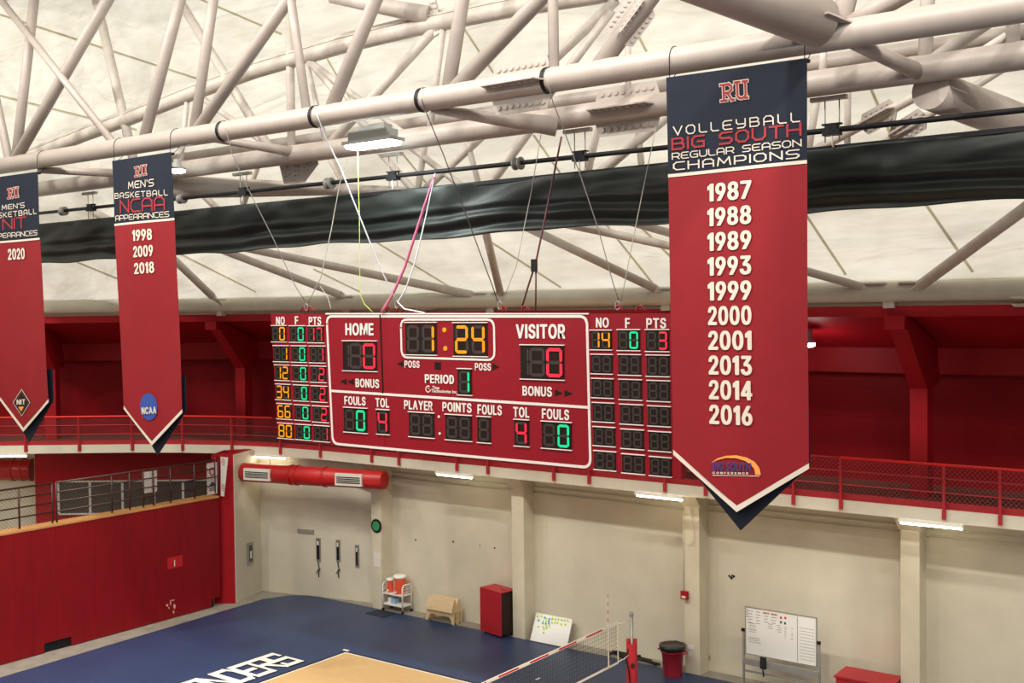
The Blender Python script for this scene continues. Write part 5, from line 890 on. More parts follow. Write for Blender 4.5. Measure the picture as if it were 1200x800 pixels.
r, _ = rope('loose_rope', [(510,203,20.4),(500,250,20.3),(487,305,20.2),(475,340,20.15),(466,354,SYc),(474,362,SYc-.1),(498,366.5,SYc-.1)], .018, CW, 'white rope beside the pink strap, its loose end curling on the scoreboard top', 'rope')
r, _ = rope('pink_strap', [(509,207,20.4),(498,240,20.3),(474,314,20.2),(460,345,20.1),(447,366,SYc-.2)], .035, CP, 'thick pink strap slanting down left to the scoreboard, left of the middle', 'strap')
r, _ = rope('thin_cable', [(264,150,18.2),(272,180,18.3),(285,210,18.6),(318,275,19.2),(346,335,19.8),(357,352,SYc)], .011, CS, 'thin steel cable slanting down right to the left end of the scoreboard', 'cable'); wrap(r, 262); shackle(r, 359, 360)
r, _ = rope('thin_cable', [(406,186,20.1),(398,215,20.1),(388,270,20.05),(376,325,20.0),(361,355,SYc)], .012, CGY, 'thin pale cord curving down left to the left end of the scoreboard', 'cable')
r, _ = rope('green_cord', [(419,177,19.5),(421,250,19.6),(422,345,19.9),(427,356,20.0),(437,366,SYc)], .009, CYG, 'thin yellow green cord hanging below the bright rectangular lamp', 'cord')
r, _ = rope('thin_cable', [(494,116,18.2),(500,133,18.3),(520,182,18.8),(541,238,19.3),(577,335,19.9),(583,352,SYc)], .012, CD, 'thin dark cable slanting down right to the middle of the scoreboard', 'cable'); wrap(r, 496); shackle(r, 586, 358)
r, _ = rope('thin_cable', [(634,158,20.2),(622,228,20.15),(605,312,20.05),(589,352,SYc)], .009, CGY, 'thin pale cable curving down left to the middle of the scoreboard', 'cable')
r, _ = rope('dark_strap', [(658,160,20.2),(650,200,20.2),(640,250,20.15),(628,307,20.1),(620,332,20.1),(612,358,SYc)], .022, CDR, 'dark red strap forking above the scoreboard, over the word VISITOR', 'strap')
P = [onY(x, y, 20.1) for x, y in ((628,307),(628,340),(627.5,368))]; MB().path(P, .02, 6).build('strap_tail', CDR, r); q = onY(626, 311, 20.05); MB().box(tuple(q-Vector((.07, .03, .14))), tuple(q+Vector((.07, .03, .14)))).build('buckle', BLACK, r)
r, _ = rope('thin_cable', [(642,96,18.2),(648,120,18.4),(660,150,18.8),(680,205,19.3),(701,268,19.7),(718,330,19.95),(725,352,SYc)], .012, CS, 'thin steel cable slanting down right to the right end of the scoreboard', 'cable'); wrap(r, 643); shackle(r, 724, 358)
r, _ = rope('thin_cable', [(769,148,20.2),(757,205,20.15),(740,290,20.05),(728,352,SYc)], .009, CGY, 'thin pale cable slanting down left, between dark strap and widest banner', 'cable')
r, _ = rope('power_cable', [(375,335,20.3),(384,348,20.2),(388,362,SYc)], .009, CGY, 'short white power cable at the top left of the scoreboard', 'cable')
# ---------------------------------------------------------------- gallery railing
def along(pl, px):
    """plan point of polyline pl seen at image column px (looking down on z = 6)"""
    best = None
    for a, c in zip(pl, pl[1:]):
        A, C = Vector((*a, 5.8)), Vector((*c, 5.8)); n = 40
        for i in range(n+1):
            p = A.lerp(C, i/n)
            if (p-EYE).dot(_F) < 5: continue
            e = abs(proj(p)[0]-px)
            if best is None or e < best[0]: best = (e, p)
    p = best[1]; return Vector((p.x, p.y, 0))
RL = inset(EDGE, -.05)
rl = empty('gallery_railing', (-14, 26.25, 5.3), 'long red pipe railing with wire mesh along the cream edge of the gallery', 'railing')
pa, pb = along(RL, 995), along(RL, 320)
MB().path([(21, RL[0][1], 6.35), (pa.x, pa.y, 6.35)], .036, 8).build('top_rail', REDBR, rl)
MB().path([(pa.x, pa.y, 6.35), (pb.x, pb.y, 6.35)], .026, 8).build('top_rail', REDRAIL, rl)
MB().path([(pb.x, pb.y, 6.35)]+[(*p, 6.35) for p in RL if p[0] < pb.x], .036, 8).build('top_rail', REDBR, rl)
for z in (6.03, 5.70): MB().path([(*p, z) for p in RL], .018, 6).build('middle_rail', REDRAIL, rl)
for px_ in (30, 92, 155, 214, 271, 328, 380, 429, 478, 529, 584, 642, 705, 773, 847, 925, 1010, 1103, 1206):
    p = along(RL, px_); b = MB(); b.box((p.x-.03, p.y-.03, 5.08), (p.x+.03, p.y+.03, 6.34)); b.box((p.x-.04, p.y-.035, 5.08), (p.x+.04, p.y+.07, 5.30)); b.build('post', REDRAIL, rl)
def mesh_wires(b, a, c, z0, z1, sp=.11, r=.0042):
    a, c = Vector((*a, 0)), Vector((*c, 0)); L = (c-a).length; d = (c-a)/L; n = Vector((-d.y, d.x, 0)); H = z1-z0; k = -int(H/sp)
    while k*sp < L:
        for s in (1, -1):
            u0 = k*sp if s == 1 else k*sp+H; u1 = u0+s*H; za, zb = z0, z1
            for lim in (0, L):
                pass
            U = sorted(((u0, z0), (u1, z1)))
            (ua, za), (ub, zb) = U
            if ub <= 0 or ua >= L: continue
            if ua < 0: za += (zb-za)*(-ua)/(ub-ua); ua = 0
            if ub > L: zb -= (zb-za)*(ub-L)/(ub-ua); ub = L
            p, q = a+d*ua+Vector((0, 0, za)), a+d*ub+Vector((0, 0, zb)); w_ = (q-p).normalized().cross(n)*r
            b.add([p-w_, p+w_, q+w_, q-w_], [(0, 1, 2, 3)])
        k += 1
b = MB()
RM = inset(EDGE, -.03)
for a, c in zip(RM, RM[1:]):
    a_ = (min(a[0], 0), a[1]); mesh_wires(b, a_, c, 5.45, 6.32)
tag(b.build('wire_mesh', WIRE, rl), kind='stuff')
# ---------------------------------------------------------------- fluorescent tubes under the gallery edge
TUBE = mat('tube_light', (.9, .9, .8), .4, emit=(1, .90, .62), es=13)
for (xa, ya), (xb, yb), where in (((-22.45, 26.26), (-21.0, 26.26), 'below the scoreboard, over the wooden benches'), ((-15.2, 26.2), (-13.75, 26.2), 'left of the widest banner tip'), ((-8.05, 26.2), (-6.6, 26.2), 'at the far right of the gallery edge'),
                           ((-31.0, 26.0), (-29.5, 26.3), 'above the red air duct with two grilles'), ((-39.6, 20.75), (-38.3, 21.7), 'at the left picture edge')):
    a, c = Vector((xa, ya, 4.96)), Vector((xb, yb, 4.96)); l = empty('tube_lamp', tuple((a+c)/2), 'glowing white tube lamp under the gallery edge, '+where, 'lamp', 'tube lamps under the gallery')
    d = (c-a).normalized(); n = Vector((-d.y, d.x, 0))
    MB().obox((a+c)/2+Vector((0, 0, .035)), (c-a)/2, n*.09, Vector((0, 0, .03))).build('housing', WHITE, l)
    MB().path([a+d*.03-Vector((0, 0, .02)), c-d*.03-Vector((0, 0, .02))], .04, 8).build('tube', TUBE, l)
# ---------------------------------------------------------------- retracted bleachers with railing
XB = -30.6
bl = empty('retracted_bleachers', (XB, 15, 0), 'tall red front of folded bleachers with a light wooden top, at the left', 'bleachers')
RB = mat('bleacher_red', (.21, .001, .006), .5, noise=.10, nscale=1.2, spec=.3, stretch=(1, 3, .6))
ys = [24.25]+[onX(p, 640, XB).y for p in (220, 182, 145, 111, 65, 37, 16)]; ys += [ys[-1]-1.2*k for k in range(1, 7)]
for i, (a, c) in enumerate(zip(ys, ys[1:])):
    b = MB(); z0 = .0
    b.box((XB-.06, c+.002, .30 if i in (0, 4, 5) else .02), (XB, a-.002, 3.74)); b.build('front_panel', RB, bl)
    if i in (0, 4, 5):
        q = (onX(248, 700, XB).y, 24.25) if i == 0 else (onX(52, 760, XB).y, onX(84, 760, XB).y)
        lo, hi = max(c+.002, q[0]), min(a-.002, q[1])
        for u, v_ in ((c+.002, lo), (hi, a-.002)):
            if v_-u > .02: MB().box((XB-.06, u, .02), (XB, v_, .30)).build('front_panel', RB, bl)
MB().box((XB-.50, ys[-1], 0), (XB-.07, 24.0, 3.70)).build('core', BLACK, bl)
MB().box((XB-.55, ys[-1], 3.74), (XB+.02, 24.25, 3.80)).build('wooden_top', PLY, bl)
def xrect(px0, py0, px1, py1, x, dx=.01):
    a, c = onX(px0, py0, x), onX(px1, py1, x); return (x, min(a.y, c.y), min(a.z, c.z)), (x+dx, max(a.y, c.y), max(a.z, c.z))
MB().box(*xrect(196, 654, 214, 663, XB)).build('fresh_paint_patch', mat('fresh_red', (.48, .008, .015), .4), bl)
c = onX(196, 709, XB); b = MB()
for k, (dy, dz, w_, h) in enumerate(((0, 0, .10, .10), (.13, .05, .05, .22), (.22, .12, .16, .05), (.28, -.10, .10, .2), (.24, -.28, .06, .14), (.06, -.1, .06, .07))):
    b.prism([(XB+.001, c.y+dy-w_/2, c.z+dz), (XB+.001, c.y+dy-w_*.2, c.z+dz+h/2), (XB+.001, c.y+dy+w_/2, c.z+dz+h*.1), (XB+.001, c.y+dy+w_*.1, c.z+dz-h/2)], (.004, 0, 0))
tag(b.build('paint_chips', mat('bare_plaster', (.62, .42, .30), .8), bl), kind='stuff')
MB().box(*xrect(204, 656, 205, 663, XB+.01)).build('latch', WHITE, bl)
br = empty('bleacher_railing', (XB, 15, 3.84), 'dark brown pipe railing with wire mesh standing on the wooden bleacher top', 'railing')
y62, y66, yE = onX(61, 590, XB-.05).y, onX(66, 590, XB-.05).y, 24.15
XR = XB-.06
for (a, c) in ((ys[-1], y62), (y66, yE)):
    for k, z in enumerate((5.04, 4.75, 4.46, 4.17)): MB().path([(XR, a, z), (XR, c, z)], .030 if k == 0 else .022, 8).build('rail', BROWN, br)
for px_ in (-60, 22, 61, 66, 131, 152, 168, 180, 200, 228, 256):
    y = onX(px_, 580, XR).y; MB().path([(XR, y, 3.84), (XR, y, 5.04)], .030, 8).build('post', BROWN, br)
MB().path([(XR, yE, 3.9), (XR, yE, 5.06), (XR, yE+.12, 5.16), (XR, yE+.12, 4.5), (XR, yE, 4.45)], .022, 6).build('end_loop', BROWN, br)
b = MB(); mesh_wires(b, (XR-.04, ys[-1]), (XR-.04, y62), 3.86, 5.0, .12, .0035); mesh_wires(b, (XR-.04, y66), (XR-.04, yE), 3.86, 5.0, .12, .0035)
tag(b.build('wire_mesh', mat('brown_wire', (.12, .08, .06), .5), br), kind='stuff')
POS = mat('poster_white', (.74, .70, .66), .6)
def poster(px0, py0, px1, py1, x, label, deco=True, name='poster'):
    lo, hi = xrect(px0, py0, px1, py1, x, .012); e = empty(name, ((lo[0]), (lo[1]+hi[1])/2, lo[2]), label, 'poster'); MB().box(lo, hi).build('sheet', POS, e)
    if deco:
        cy_, h = (lo[1]+hi[1])/2, hi[2]-lo[2]; w_ = hi[1]-lo[1]
        b = MB()
        for i in range(16):
            t0, t1 = 2*PI*i/16, 2*PI*(i+1)/16
            b.add([(hi[0]+.003, cy_+r*math.cos(t), lo[2]+h*.72+r*1.2*math.sin(t)) for r, t in ((w_*.30, t0), (w_*.30, t1), (w_*.18, t1), (w_*.18, t0))], [(0, 1, 2, 3)])
        b.build('printed_ring', mat('print_red', (.55, .05, .06), .6), e)
        b = MB(); b.add([(hi[0]+.003, cy_-w_*.36, lo[2]+h*.26), (hi[0]+.003, cy_+w_*.36, lo[2]+h*.26), (hi[0]+.003, cy_, lo[2]+h*.42)], [(0, 1, 2)]); b.build('printed_triangle', PNAVY, e)
        b = MB()
        for z in (.18, .12): b.add([(hi[0]+.003, cy_-w_*.3, lo[2]+h*z), (hi[0]+.003, cy_+w_*.3, lo[2]+h*z), (hi[0]+.003, cy_+w_*.3, lo[2]+h*(z+.03)), (hi[0]+.003, cy_-w_*.3, lo[2]+h*(z+.03))], [(0, 1, 2, 3)])
        tag(b.build('printed_lines', PNAVY, e), kind='stuff')
    return e
poster(242, 543, 255, 578, XR-.10, 'white poster with a red ring and navy triangle behind the railing end')
poster(168, 553, 184, 575.5, XR-.10, 'plain whitish poster behind the middle of the bleacher railing', False)
e = empty('end_banner', (XR-.1, 24.5, 3.6), 'narrow white cloth banner with faint red print at the right railing end', 'banner')
P = [onY(x, y, 24.32) for x, y in ((258.5, 535), (267, 536), (262.5, 581.5), (258.8, 581))]; MB().prism(P, (0, .015, 0)).build('sheet', POS, e)
for yy in (541, 571): c = onY(261.5, yy, 24.305); b = MB(); b.add([c+Vector((.10*math.cos(t), 0, .14*math.sin(t))) for t in [2*PI*i/12 for i in range(12)]], [list(range(12))]); b.build('faint_print', mat('faint_red_print', (.62, .40, .37), .6), e)
# dark window band on the red end wall
def wallpt(px, py, off=0):
    n = Vector((.595, -.804, 0)); return onP(px, py, (RWc.x, RWc.y), (RA.x, RA.y))+n*off
zt, zb = wallpt(150, 564).z, wallpt(70, 601).z
W1, W2 = wallpt(69, 570, .02), wallpt(268, 570, .02); W1.z = W2.z = 0
wn = empty('window_1', tuple(W1), None, None); tag(wn, kind='structure')
n = Vector((.595, -.804, 0))
def wbar(a, c, z0, z1, th, m, name, off=0):
    MB().obox((a+c)/2+n*off+Vector((0, 0, (z0+z1)/2)), (c-a)/2, n*th/2, Vector((0, 0, (z1-z0)/2))).build(name, m, wn)
stops = [W1]+[wallpt(p, 570, .02) for p in (106, 144, 181, 215, 245)]+[W2]
for q in stops: q.z = 0
FRM = mat('window_frame_grey', (.42, .39, .36), .5)
for a, c in zip(stops, stops[1:]): wbar(a, c, zb, zt, .02, DGLASS, 'pane')
d_ = (W2-W1).normalized()*.045
for q in stops[1:-1]: wbar(q-d_, q+d_, zb, zt, .06, FRM, 'mullion', .02)
wbar(W1, W2, zt, zt+.06, .08, FRM, 'frame', .02); wbar(W1, W2, zb-.06, zb, .08, FRM, 'frame', .02); wbar(W1-d_, W1+d_, zb, zt, .08, FRM, 'frame', .02)
# ---------------------------------------------------------------- round red air ducts
DUCT = mat('duct_red', (.46, .012, .012), .35, noise=.04, spec=.5)
VENT = mat('grille_white', (.72, .70, .64), .5)
def duct(a, c, r, rings, grilles, label, rr=None):
    a, c = Vector(a), Vector(c); L = (c-a).length; d = (c-a)/L; up = Vector((0, 0, 1)); sd = d.cross(up).normalized()
    if sd.dot(EYE-a) < 0: sd = -sd
    e = empty('air_duct', tuple((a+c)/2), label, 'duct')
    k = rr or 1; b = MB(); b.path([a, a+d*.03, a+d*L*.60, a+d*L*.70, c-d*.03, c], [r*.9, r, r, r*k, r*k, r*k*.9], 24); b.build('tube', DUCT, e)
    for t in rings:
        q = a+d*L*t; MB().path([q-d*.03, q+d*.03], [r*1.09]*2, 24).build('flange', DUCT, e)
    for t0, t1 in grilles:
        r_ = r*(k if t0 > .6 else 1); m = a+d*L*(t0+t1)/2+sd*(r_-.02)+up*.0; hw = L*(t1-t0)/2
        g = MB().obox(m, d*hw, sd*.06, up*.20).build('grille', VENT, e)
        for s in (-.10, -.04, .02, .08): MB().obox(m+sd*.065+up*s, d*hw*.88, sd*.006, up*.016).build('slot', BLACK, g)
    for t in (.2, .8):
        q = a+d*L*t; MB().path([q+up*r, q+up*(5.0-q.z)], .012, 6).build('hanger_rod', RODM, e)
duct(onZ(285, 553, 4.5), onZ(451, 562.5, 4.5), .325, (.36, .40, .60), ((.05, .24), (.70, .88)), 'long round red air duct with two white grilles, under the gallery in the corner', .96)
q0_ = wallpt(40, 550, .0); a_ = onP(39, 550, (q0_.x-.8, q0_.y+.7), (q0_.x-1.6, q0_.y+.1)); 
q1_ = onP(-70, 549, (q0_.x-.8, q0_.y+.7), (q0_.x-1.6, q0_.y+.1))
duct(q1_, a_, .41, (.80, .90, .99), (), 'round red air duct at the left picture edge')
# ---------------------------------------------------------------- fittings on the wall
def wy(px, py, y): return onY(px, py, y)
def ybox(px0, py0, px1, py1, y, th=.02):
    a, c = onY(px0, (py0+py1)/2, y), onY(px1, (py0+py1)/2, y); t, u = onY((px0+px1)/2, py0, y), onY((px0+px1)/2, py1, y)
    return (min(a.x, c.x), y-th, min(t.z, u.z)), (max(a.x, c.x), y, max(t.z, u.z))
for z in (4.62, 4.45): MB().path([(-25.5, 27.44, z), (12, 27.44, z)], .022, 6).build('conduit', CREAMP, wb)
cyl = MB(); c = wy(441.3, 616, 26.94); cyl.lathe(c, [(.235, .0), (.235, -.02)], 24, 'y'); rs = cyl.build('round_sign', BLACK, None); tag(rs, 'small round green sign with black rim on the cream pilaster', 'sign')
MB().lathe(c+Vector((0, -.025, 0)), [(.165, .0), (.165, -.01)], 24, 'y').build('green_face', mat('sign_green', (.03, .26, .10), .5), rs)
for (p, lb) in (((438, 647, 446, 655.5), 'upper white paper notice taped on the pilaster below the round sign'), ((438.2, 656, 445.8, 664), 'lower white paper notice taped on the pilaster below the round sign')):
    tag(MB().box(*ybox(*p, 26.945, .008)).build('paper_notice', POS), lb, 'notice', 'paper notices')
al = empty('alarm_box', ybox(799, 692, 807, 701.5, 26.93)[0], 'small dark red alarm box on the pilaster right of the net post', 'alarm')
lo, hi = ybox(799.2, 692, 807, 701.5, 26.93, .09); MB().box(lo, hi).build('case', REDP, al)
lo2 = (lo[0]+.04, lo[1]-.01, lo[2]+.04); MB().box(lo2, (hi[0]-.05, lo[1], lo[2]+.10)).build('lens', VENT, al)
q = wy(801, 692, 26.9); MB().path([(q.x, 26.92, q.z), (q.x, 26.92, 4.5)], .012, 6).build('conduit', CREAMP, al)
q = wy(811, 600, 26.9); cd = MB().path([(q.x-.12, 26.9, 4.9), (q.x-.05, 26.9, 4.5), (q.x+.02, 26.9, 4.2), (q.x+.06, 26.9, 3.75), (q.x, 26.9, 3.62), (q.x-.1, 26.9, 3.6), (q.x-.14, 26.9, 3.68)], .012, 6).build('hanging_cord', CREAMP); cd.parent = al; cd.location = -world_loc(al)
FN = Vector((FB[1]-FA[1], FA[0]-FB[0], 0)).normalized(); FT = Vector((FB[0]-FA[0], FB[1]-FA[1], 0)).normalized()
def fpt(px, py, off=.0): return onP(px, py, FA, FB)+FN*off
def frect(px0, py0, px1, py1, th, name, m, parent=None):
    c = fpt((px0+px1)/2, (py0+py1)/2, th/2); w_ = (fpt(px1, (py0+py1)/2)-fpt(px0, (py0+py1)/2)).length/2; h = (fpt((px0+px1)/2, py0).z-fpt((px0+px1)/2, py1).z)/2
    return MB().obox(c, FT*w_, FN*th/2, Vector((0, 0, h))).build(name, m, parent)
tag(frect(349.5, 620, 368, 624, .06, 'wall_bracket', GREY), 'short grey horizontal metal bracket on the cream end wall', 'bracket')
for (p, tail, lb) in (((371, 630, 376, 657), 1, 'leftmost of three upright grey wall slots, frayed cord hanging below'), ((394.3, 632, 399, 657.5), 1, 'middle of three upright grey wall slots, short cord hanging below'), ((416.7, 638, 421, 664), 0, 'rightmost of three upright grey wall slots, nothing hanging below')):
    e = empty('wall_slot', tuple(fpt((p[0]+p[2])/2, p[3])), lb, 'bracket', 'upright slots on the end wall'); frect(*p, .04, 'channel', GREY, e)
    frect(p[0]+1.2, p[1]+2, p[2]-1, p[3]-2, .055, 'slot', BLACK, e); frect(p[0]+1.5, p[1]+3, p[2]-1.4, p[1]+8, .07, 'catch', VENT, e)
    if tail:
        x = (p[0]+p[2])/2; MB().path([fpt(x+dx, y, .05) for dx, y in ((0, p[3]), (.5, p[3]+5), (2.2, p[3]+10), (-2.2, p[3]+14), (.5, p[3]+9), (1, p[3]+19))], .018, 6).build('cord', BLACK, e)
fc = empty('extinguisher_cabinet', (-30.5, 25.6, 1.6), 'tall narrow grey metal cabinet on the short cream side wall', 'cabinet')
def spt(px, py): return onP(px, py, SA, FA)
ST = Vector((FA[0]-SA[0], FA[1]-SA[1], 0)).normalized(); SN = Vector((ST.y, -ST.x, 0))
c = spt(292, 648); w_ = (spt(295, 648)-spt(289, 648)).length/2; h = (spt(292, 635).z-spt(292, 660).z)/2
MB().obox(c+SN*.03, ST*w_, SN*.03, Vector((0, 0, h))).build('frame', GREY, fc); MB().obox(c+SN*.062, ST*w_*.55, SN*.004, Vector((0, 0, h*.75))).build('door', DGLASS, fc); MB().obox(c+SN*.07+Vector((0, 0, -.05)), ST*w_*.3, SN*.006, Vector((0, 0, h*.35))).build('label', VENT, fc)
# small marks, outlet, anchors on the back wall
for p in ((486.5, 631.5, 488, 633), (530.5, 633.5, 532, 635.5), (579, 641, 580.5, 642.5), (562, 638, 563, 639)): MB().box(*ybox(*p, 27.5, .015)).build('anchor', BLACK, wb)
b = MB(); c = wy(857, 676, 27.49)
for dx, dz, s in ((-.06, .02, .04), (.0, -.02, .05), (.07, .03, .045), (.02, .05, .03)): b.prism([(c.x+dx-s, 27.492, c.z+dz), (c.x+dx, 27.492, c.z+dz+s), (c.x+dx+s, 27.492, c.z+dz), (c.x+dx, 27.492, c.z+dz-s)], (0, .006, 0))
tag(b.build('black_scuff', BLACK, wb), kind='stuff')
MB().box(*ybox(829.5, 767.5, 832.5, 773, 27.5, .02)).build('wall_outlet', GREY, wb)
MB().box(*ybox(806, 755.5, 813, 761, 26.95, .01)).build('torn_notice', POS, wb); MB().box(*ybox(806.5, 763, 810, 768, 26.95, .01)).build('torn_notice', POS, wb)
# ---------------------------------------------------------------- things along the wall
COOL = mat('cooler_orange', (.78, .10, .035), .45); CARTW = mat('cart_white', (.80, .79, .76), .4); RUB = mat('black_rubber', (.012, .012, .012), .7)
ct = empty('utility_cart', (-25.03, 27.13, 0), 'white two-shelf wheeled cart beside the pilaster, carrying two orange coolers', 'cart')
X0, X1, Y0, Y1 = -25.46, -24.58, 26.92, 27.36
for z in (.22, .58):
    MB().box((X0, Y0, z), (X1, Y1, z+.05)).build('shelf', CARTW, ct)
for x in (X0, X1):
    MB().path([(x, Y0, .10), (x, Y0, .86), (x, Y0+.06, .95), (x, Y1-.06, .95), (x, Y1, .86), (x, Y1, .10)], .024, 8).build('end_frame', CARTW, ct)
    for z in (.72, .80, .88): MB().path([(x, Y0, z), (x, Y1, z)], .014, 6).build('side_bar', CARTW, ct)
    for y in (Y0, Y1): b = MB(); b.lathe((x, y, .055), [(.055, -.018), (.055, .018)], 12, 'x'); b.build('caster', RUB, ct)
def cooler(x, y, z, r, h, lab):
    e = empty('drink_cooler', (x, y, z), lab, 'cooler', 'orange drink coolers on the cart')
    b = MB(); b.lathe((x, y, z), [(r*.86, 0), (r*.88, .02), (r, h*.80), (r, h*.84)], 20); b.build('body', COOL, e)
    b = MB(); b.lathe((x, y, z), [(r*1.06, h*.84), (r*1.06, h*.93), (r*.85, h), (r*.1, h)], 20); b.build('lid', CARTW, e)
    b = MB(); b.lathe((x, y-r*.86, z+.07), [(.03, -.07), (.035, -.03), (.03, .0)], 10, 'y'); b.build('spigot', CARTW, e)
    # vertical brand lettering wrapped on the curved side that faces the hall
    vs, fs = text_mesh('GATORADE', .03); b = MB(); a0 = math.radians(-115); W = r*.55; H = h*.62
    b.add([(x+(r*1.0)*math.cos(a0+(v-.5)*W/r*-1+.0), y+(r*1.0)*math.sin(a0+(v-.5)*W/r*-1), z+.12*h+u*H) for u, v, *ly in vs], fs); b.build('lettering', CARTW, e)
cooler(-25.28, 27.12, .63, .15, .46, 'smaller orange cooler with white lid, left on the white cart')
cooler(-24.87, 27.12, .63, .215, .62, 'taller orange cooler with white lid, right on the white cart')
bx = empty('tissue_box', (-25.08, 27.1, .27), 'blue and white box on the lower shelf of the white cart', 'box')
MB().box((-25.28, 27.0, .27), (-24.98, 27.2, .44)).build('carton', mat('box_blue', (.25, .42, .62), .6), bx); MB().box((-25.30, 26.99, .27), (-25.17, 27.21, .45)).build('white_end', POS, bx)
MAT_ = MB().prism([(-25.7, 26.3, .01), (-24.85, 26.25, .01), (-24.8, 26.85, .01), (-25.6, 26.9, .01)], (0, 0, .015)).build('floor_mat', mat('dark_mat', (.012, .018, .035), .7)); tag(MAT_, 'dark rubber mat on the blue floor before the white cart', 'mat')
# folding wooden benches
BIR = mat('birch_ply', (.66, .50, .29), .45, noise=.06, nscale=3, stretch=(1, 1, 6))
def bench(x0, y0, label):
    e = empty('wooden_bench', (x0+.6, y0, 0), label, 'bench', 'light wooden benches'); W = 1.20; t = .03
    def V(x, y, z): return Vector((x0+x, y0+y, z))
    # lower skirt with an arched opening between two legs
    arch = [(0, 0), (.10, 0), (.12, .12), (.17, .20), (.25, .25), (W-.25, .25), (W-.17, .20), (W-.12, .12), (W-.10, 0), (W, 0), (W-.02, .44), (.02, .44)]
    for dy, nm in ((0, 'leg_frame'), (.15, 'leg_frame')): MB().prism([V(x, dy+z*.10, z) for x, z in arch], (0, t, 0)).build(nm, BIR, e)
    # sloping top panel with two hand slots
    o = Vector((0, -.10, 0)); lo, hi = .40, .80; sl_ = lambda z: -.06+(z-lo)*.38
    p = MB().prism([V(.04, sl_(lo), lo), V(W-.04, sl_(lo), lo), V(W-.06, sl_(hi), hi), V(.06, sl_(hi), hi)], (0, t, 0)).build('back_panel', BIR, e)
    for xs in (.28, .86): MB().prism([V(xs, sl_(.70)-.004, .68), V(xs+.10, sl_(.70)-.004, .68), V(xs+.10, sl_(.73)-.004, .72), V(xs, sl_(.73)-.004, .72)], (0, .004, 0)).build('hand_slot', BLACK, p)
    for xs in (.05, W-.08): MB().prism([V(xs, .02, .36), V(xs, .18, .36), V(xs, .16, .76), V(xs, .11, .80)], (t, 0, 0)).build('side_brace', BIR, e)
    for xs in (.03, W-.09):
        for dy in (0, .15): MB().box(tuple(V(xs, dy-.005, 0)), tuple(V(xs+.06, dy+.035, .025))).build('foot', RUB, e)
bench(-23.52, 26.86, 'front one of two light wooden folding benches, its slotted panel in full view'); bench(-23.51, 27.07, 'rear one of two light wooden folding benches, mostly hidden by the front one')
# tall red cabinet
cb = empty('tall_cabinet', (-20.7, 27.0, 0), 'tall red box cabinet on casters with a dark open side, beside the pilaster', 'cabinet')
A = Vector((-21.18, 26.78, 0)); Bq = Vector((-20.20, 26.56, 0)); u = (Bq-A).normalized(); vv = Vector((-u.y, u.x, 0)); Wd = (Bq-A).length; Dp = .62; H0, H1 = .07, 1.40
def cbx(a0, a1, b0, b1, z0, z1, name, m): return MB().obox(A+u*(a0+a1)/2+vv*(b0+b1)/2+Vector((0, 0, (z0+z1)/2)), u*(a1-a0)/2, vv*(b1-b0)/2, Vector((0, 0, (z1-z0)/2))).build(name, m, cb)
CRED = mat('cabinet_red', (.42, .012, .022), .5, noise=.14, nscale=2.2, stretch=(.4, .4, 3)); DARK = mat('dark_interior', (.030, .014, .010), .8)
cbx(0, Wd, 0, .03, H0, H1, 'front_panel', CRED); cbx(0, .03, .03, Dp, H0, H1, 'left_side', CRED); cbx(0, Wd, 0, Dp, H1, H1+.03, 'top', CRED); cbx(.03, Wd-.05, .03, Dp-.03, H0, H1-.005, 'dark_inside', DARK); cbx(0, Wd, Dp-.03, Dp, H0, H1, 'back_panel', CRED)
cbx(Wd*.72, Wd*.88, Dp*.42, Dp*.52, H1+.03, H1+.035, 'hand_hole', BLACK)
for a in (.12, Wd-.12):
    for c in (.1, Dp-.1): q = A+u*a+vv*c; MB().lathe((q.x, q.y, .035), [(.035, -.015), (.035, .015)], 10, 'x').build('caster', RUB, cb)
# whiteboard leaning on the wall
BOARD = mat('board_white', (.78, .78, .76), .3)
t1_, t2_ = onY(630, 718, 27.36), onY(670.5, 725, 27.36); zt_ = (t1_.z+t2_.z)/2
b1_, b2_ = onY(621.5, 751, 26.93), onY(664.5, 757.5, 26.93)
lw = empty('leaning_whiteboard', ((b1_.x+b2_.x)/2, 26.93, 0), 'whiteboard with green and blue round magnets, leaning on the wall at floor level', 'whiteboard')
P00, P10, P01 = Vector((b1_.x, 26.93, .015)), Vector((b2_.x, 26.93, .015)), Vector((b1_.x+(t1_.x-b1_.x+t2_.x-b2_.x)/2, 27.36, zt_))
uu, v2 = P10-P00, P01-P00; nn = uu.cross(v2).normalized(); 
if nn.y > 0: nn = -nn
def lq(a, c, l=0): return P00+uu*a+v2*c+nn*l
MB().prism([lq(0, 0, .02), lq(1, 0, .02), lq(1, 1, .02), lq(0, 1, .02)], -nn*.03).build('panel', BOARD, lw)
for a, c, d, e_ in ((0, 0, 1, .02), (0, .98, 1, 1), (0, 0, .012, 1), (.988, 0, 1, 1)): MB().prism([lq(a, c, .026), lq(d, c, .026), lq(d, e_, .026), lq(a, e_, .026)], -nn*.03).build('edge_trim', VENT, lw)
MG = mat('magnet_green', (.50, .62, .06), .5); MBl = mat('magnet_blue', (.06, .32, .55), .5)
def dot(cx, cy, tl, tr, bl, m):
    pass
S = [(363,170,0),(380,169,0),(396,175,1),(402,180,0),(417,182,1),(432,180,0),(447,183,0),(460,184,0),(474,186,0),(488,188,0),(503,190,0),(367,188,1),(390,191,0),(403,192,0),(415,193,1),(430,183,0),(443,198,0),(455,200,0),(387,201,1),(401,203,1),(415,203,1),(429,199,0),(473,207,0),(492,208,0),(366,217,0),(389,219,0),(403,213,0),(417,215,0),(392,228,0),(405,224,0),(390,246,0)]
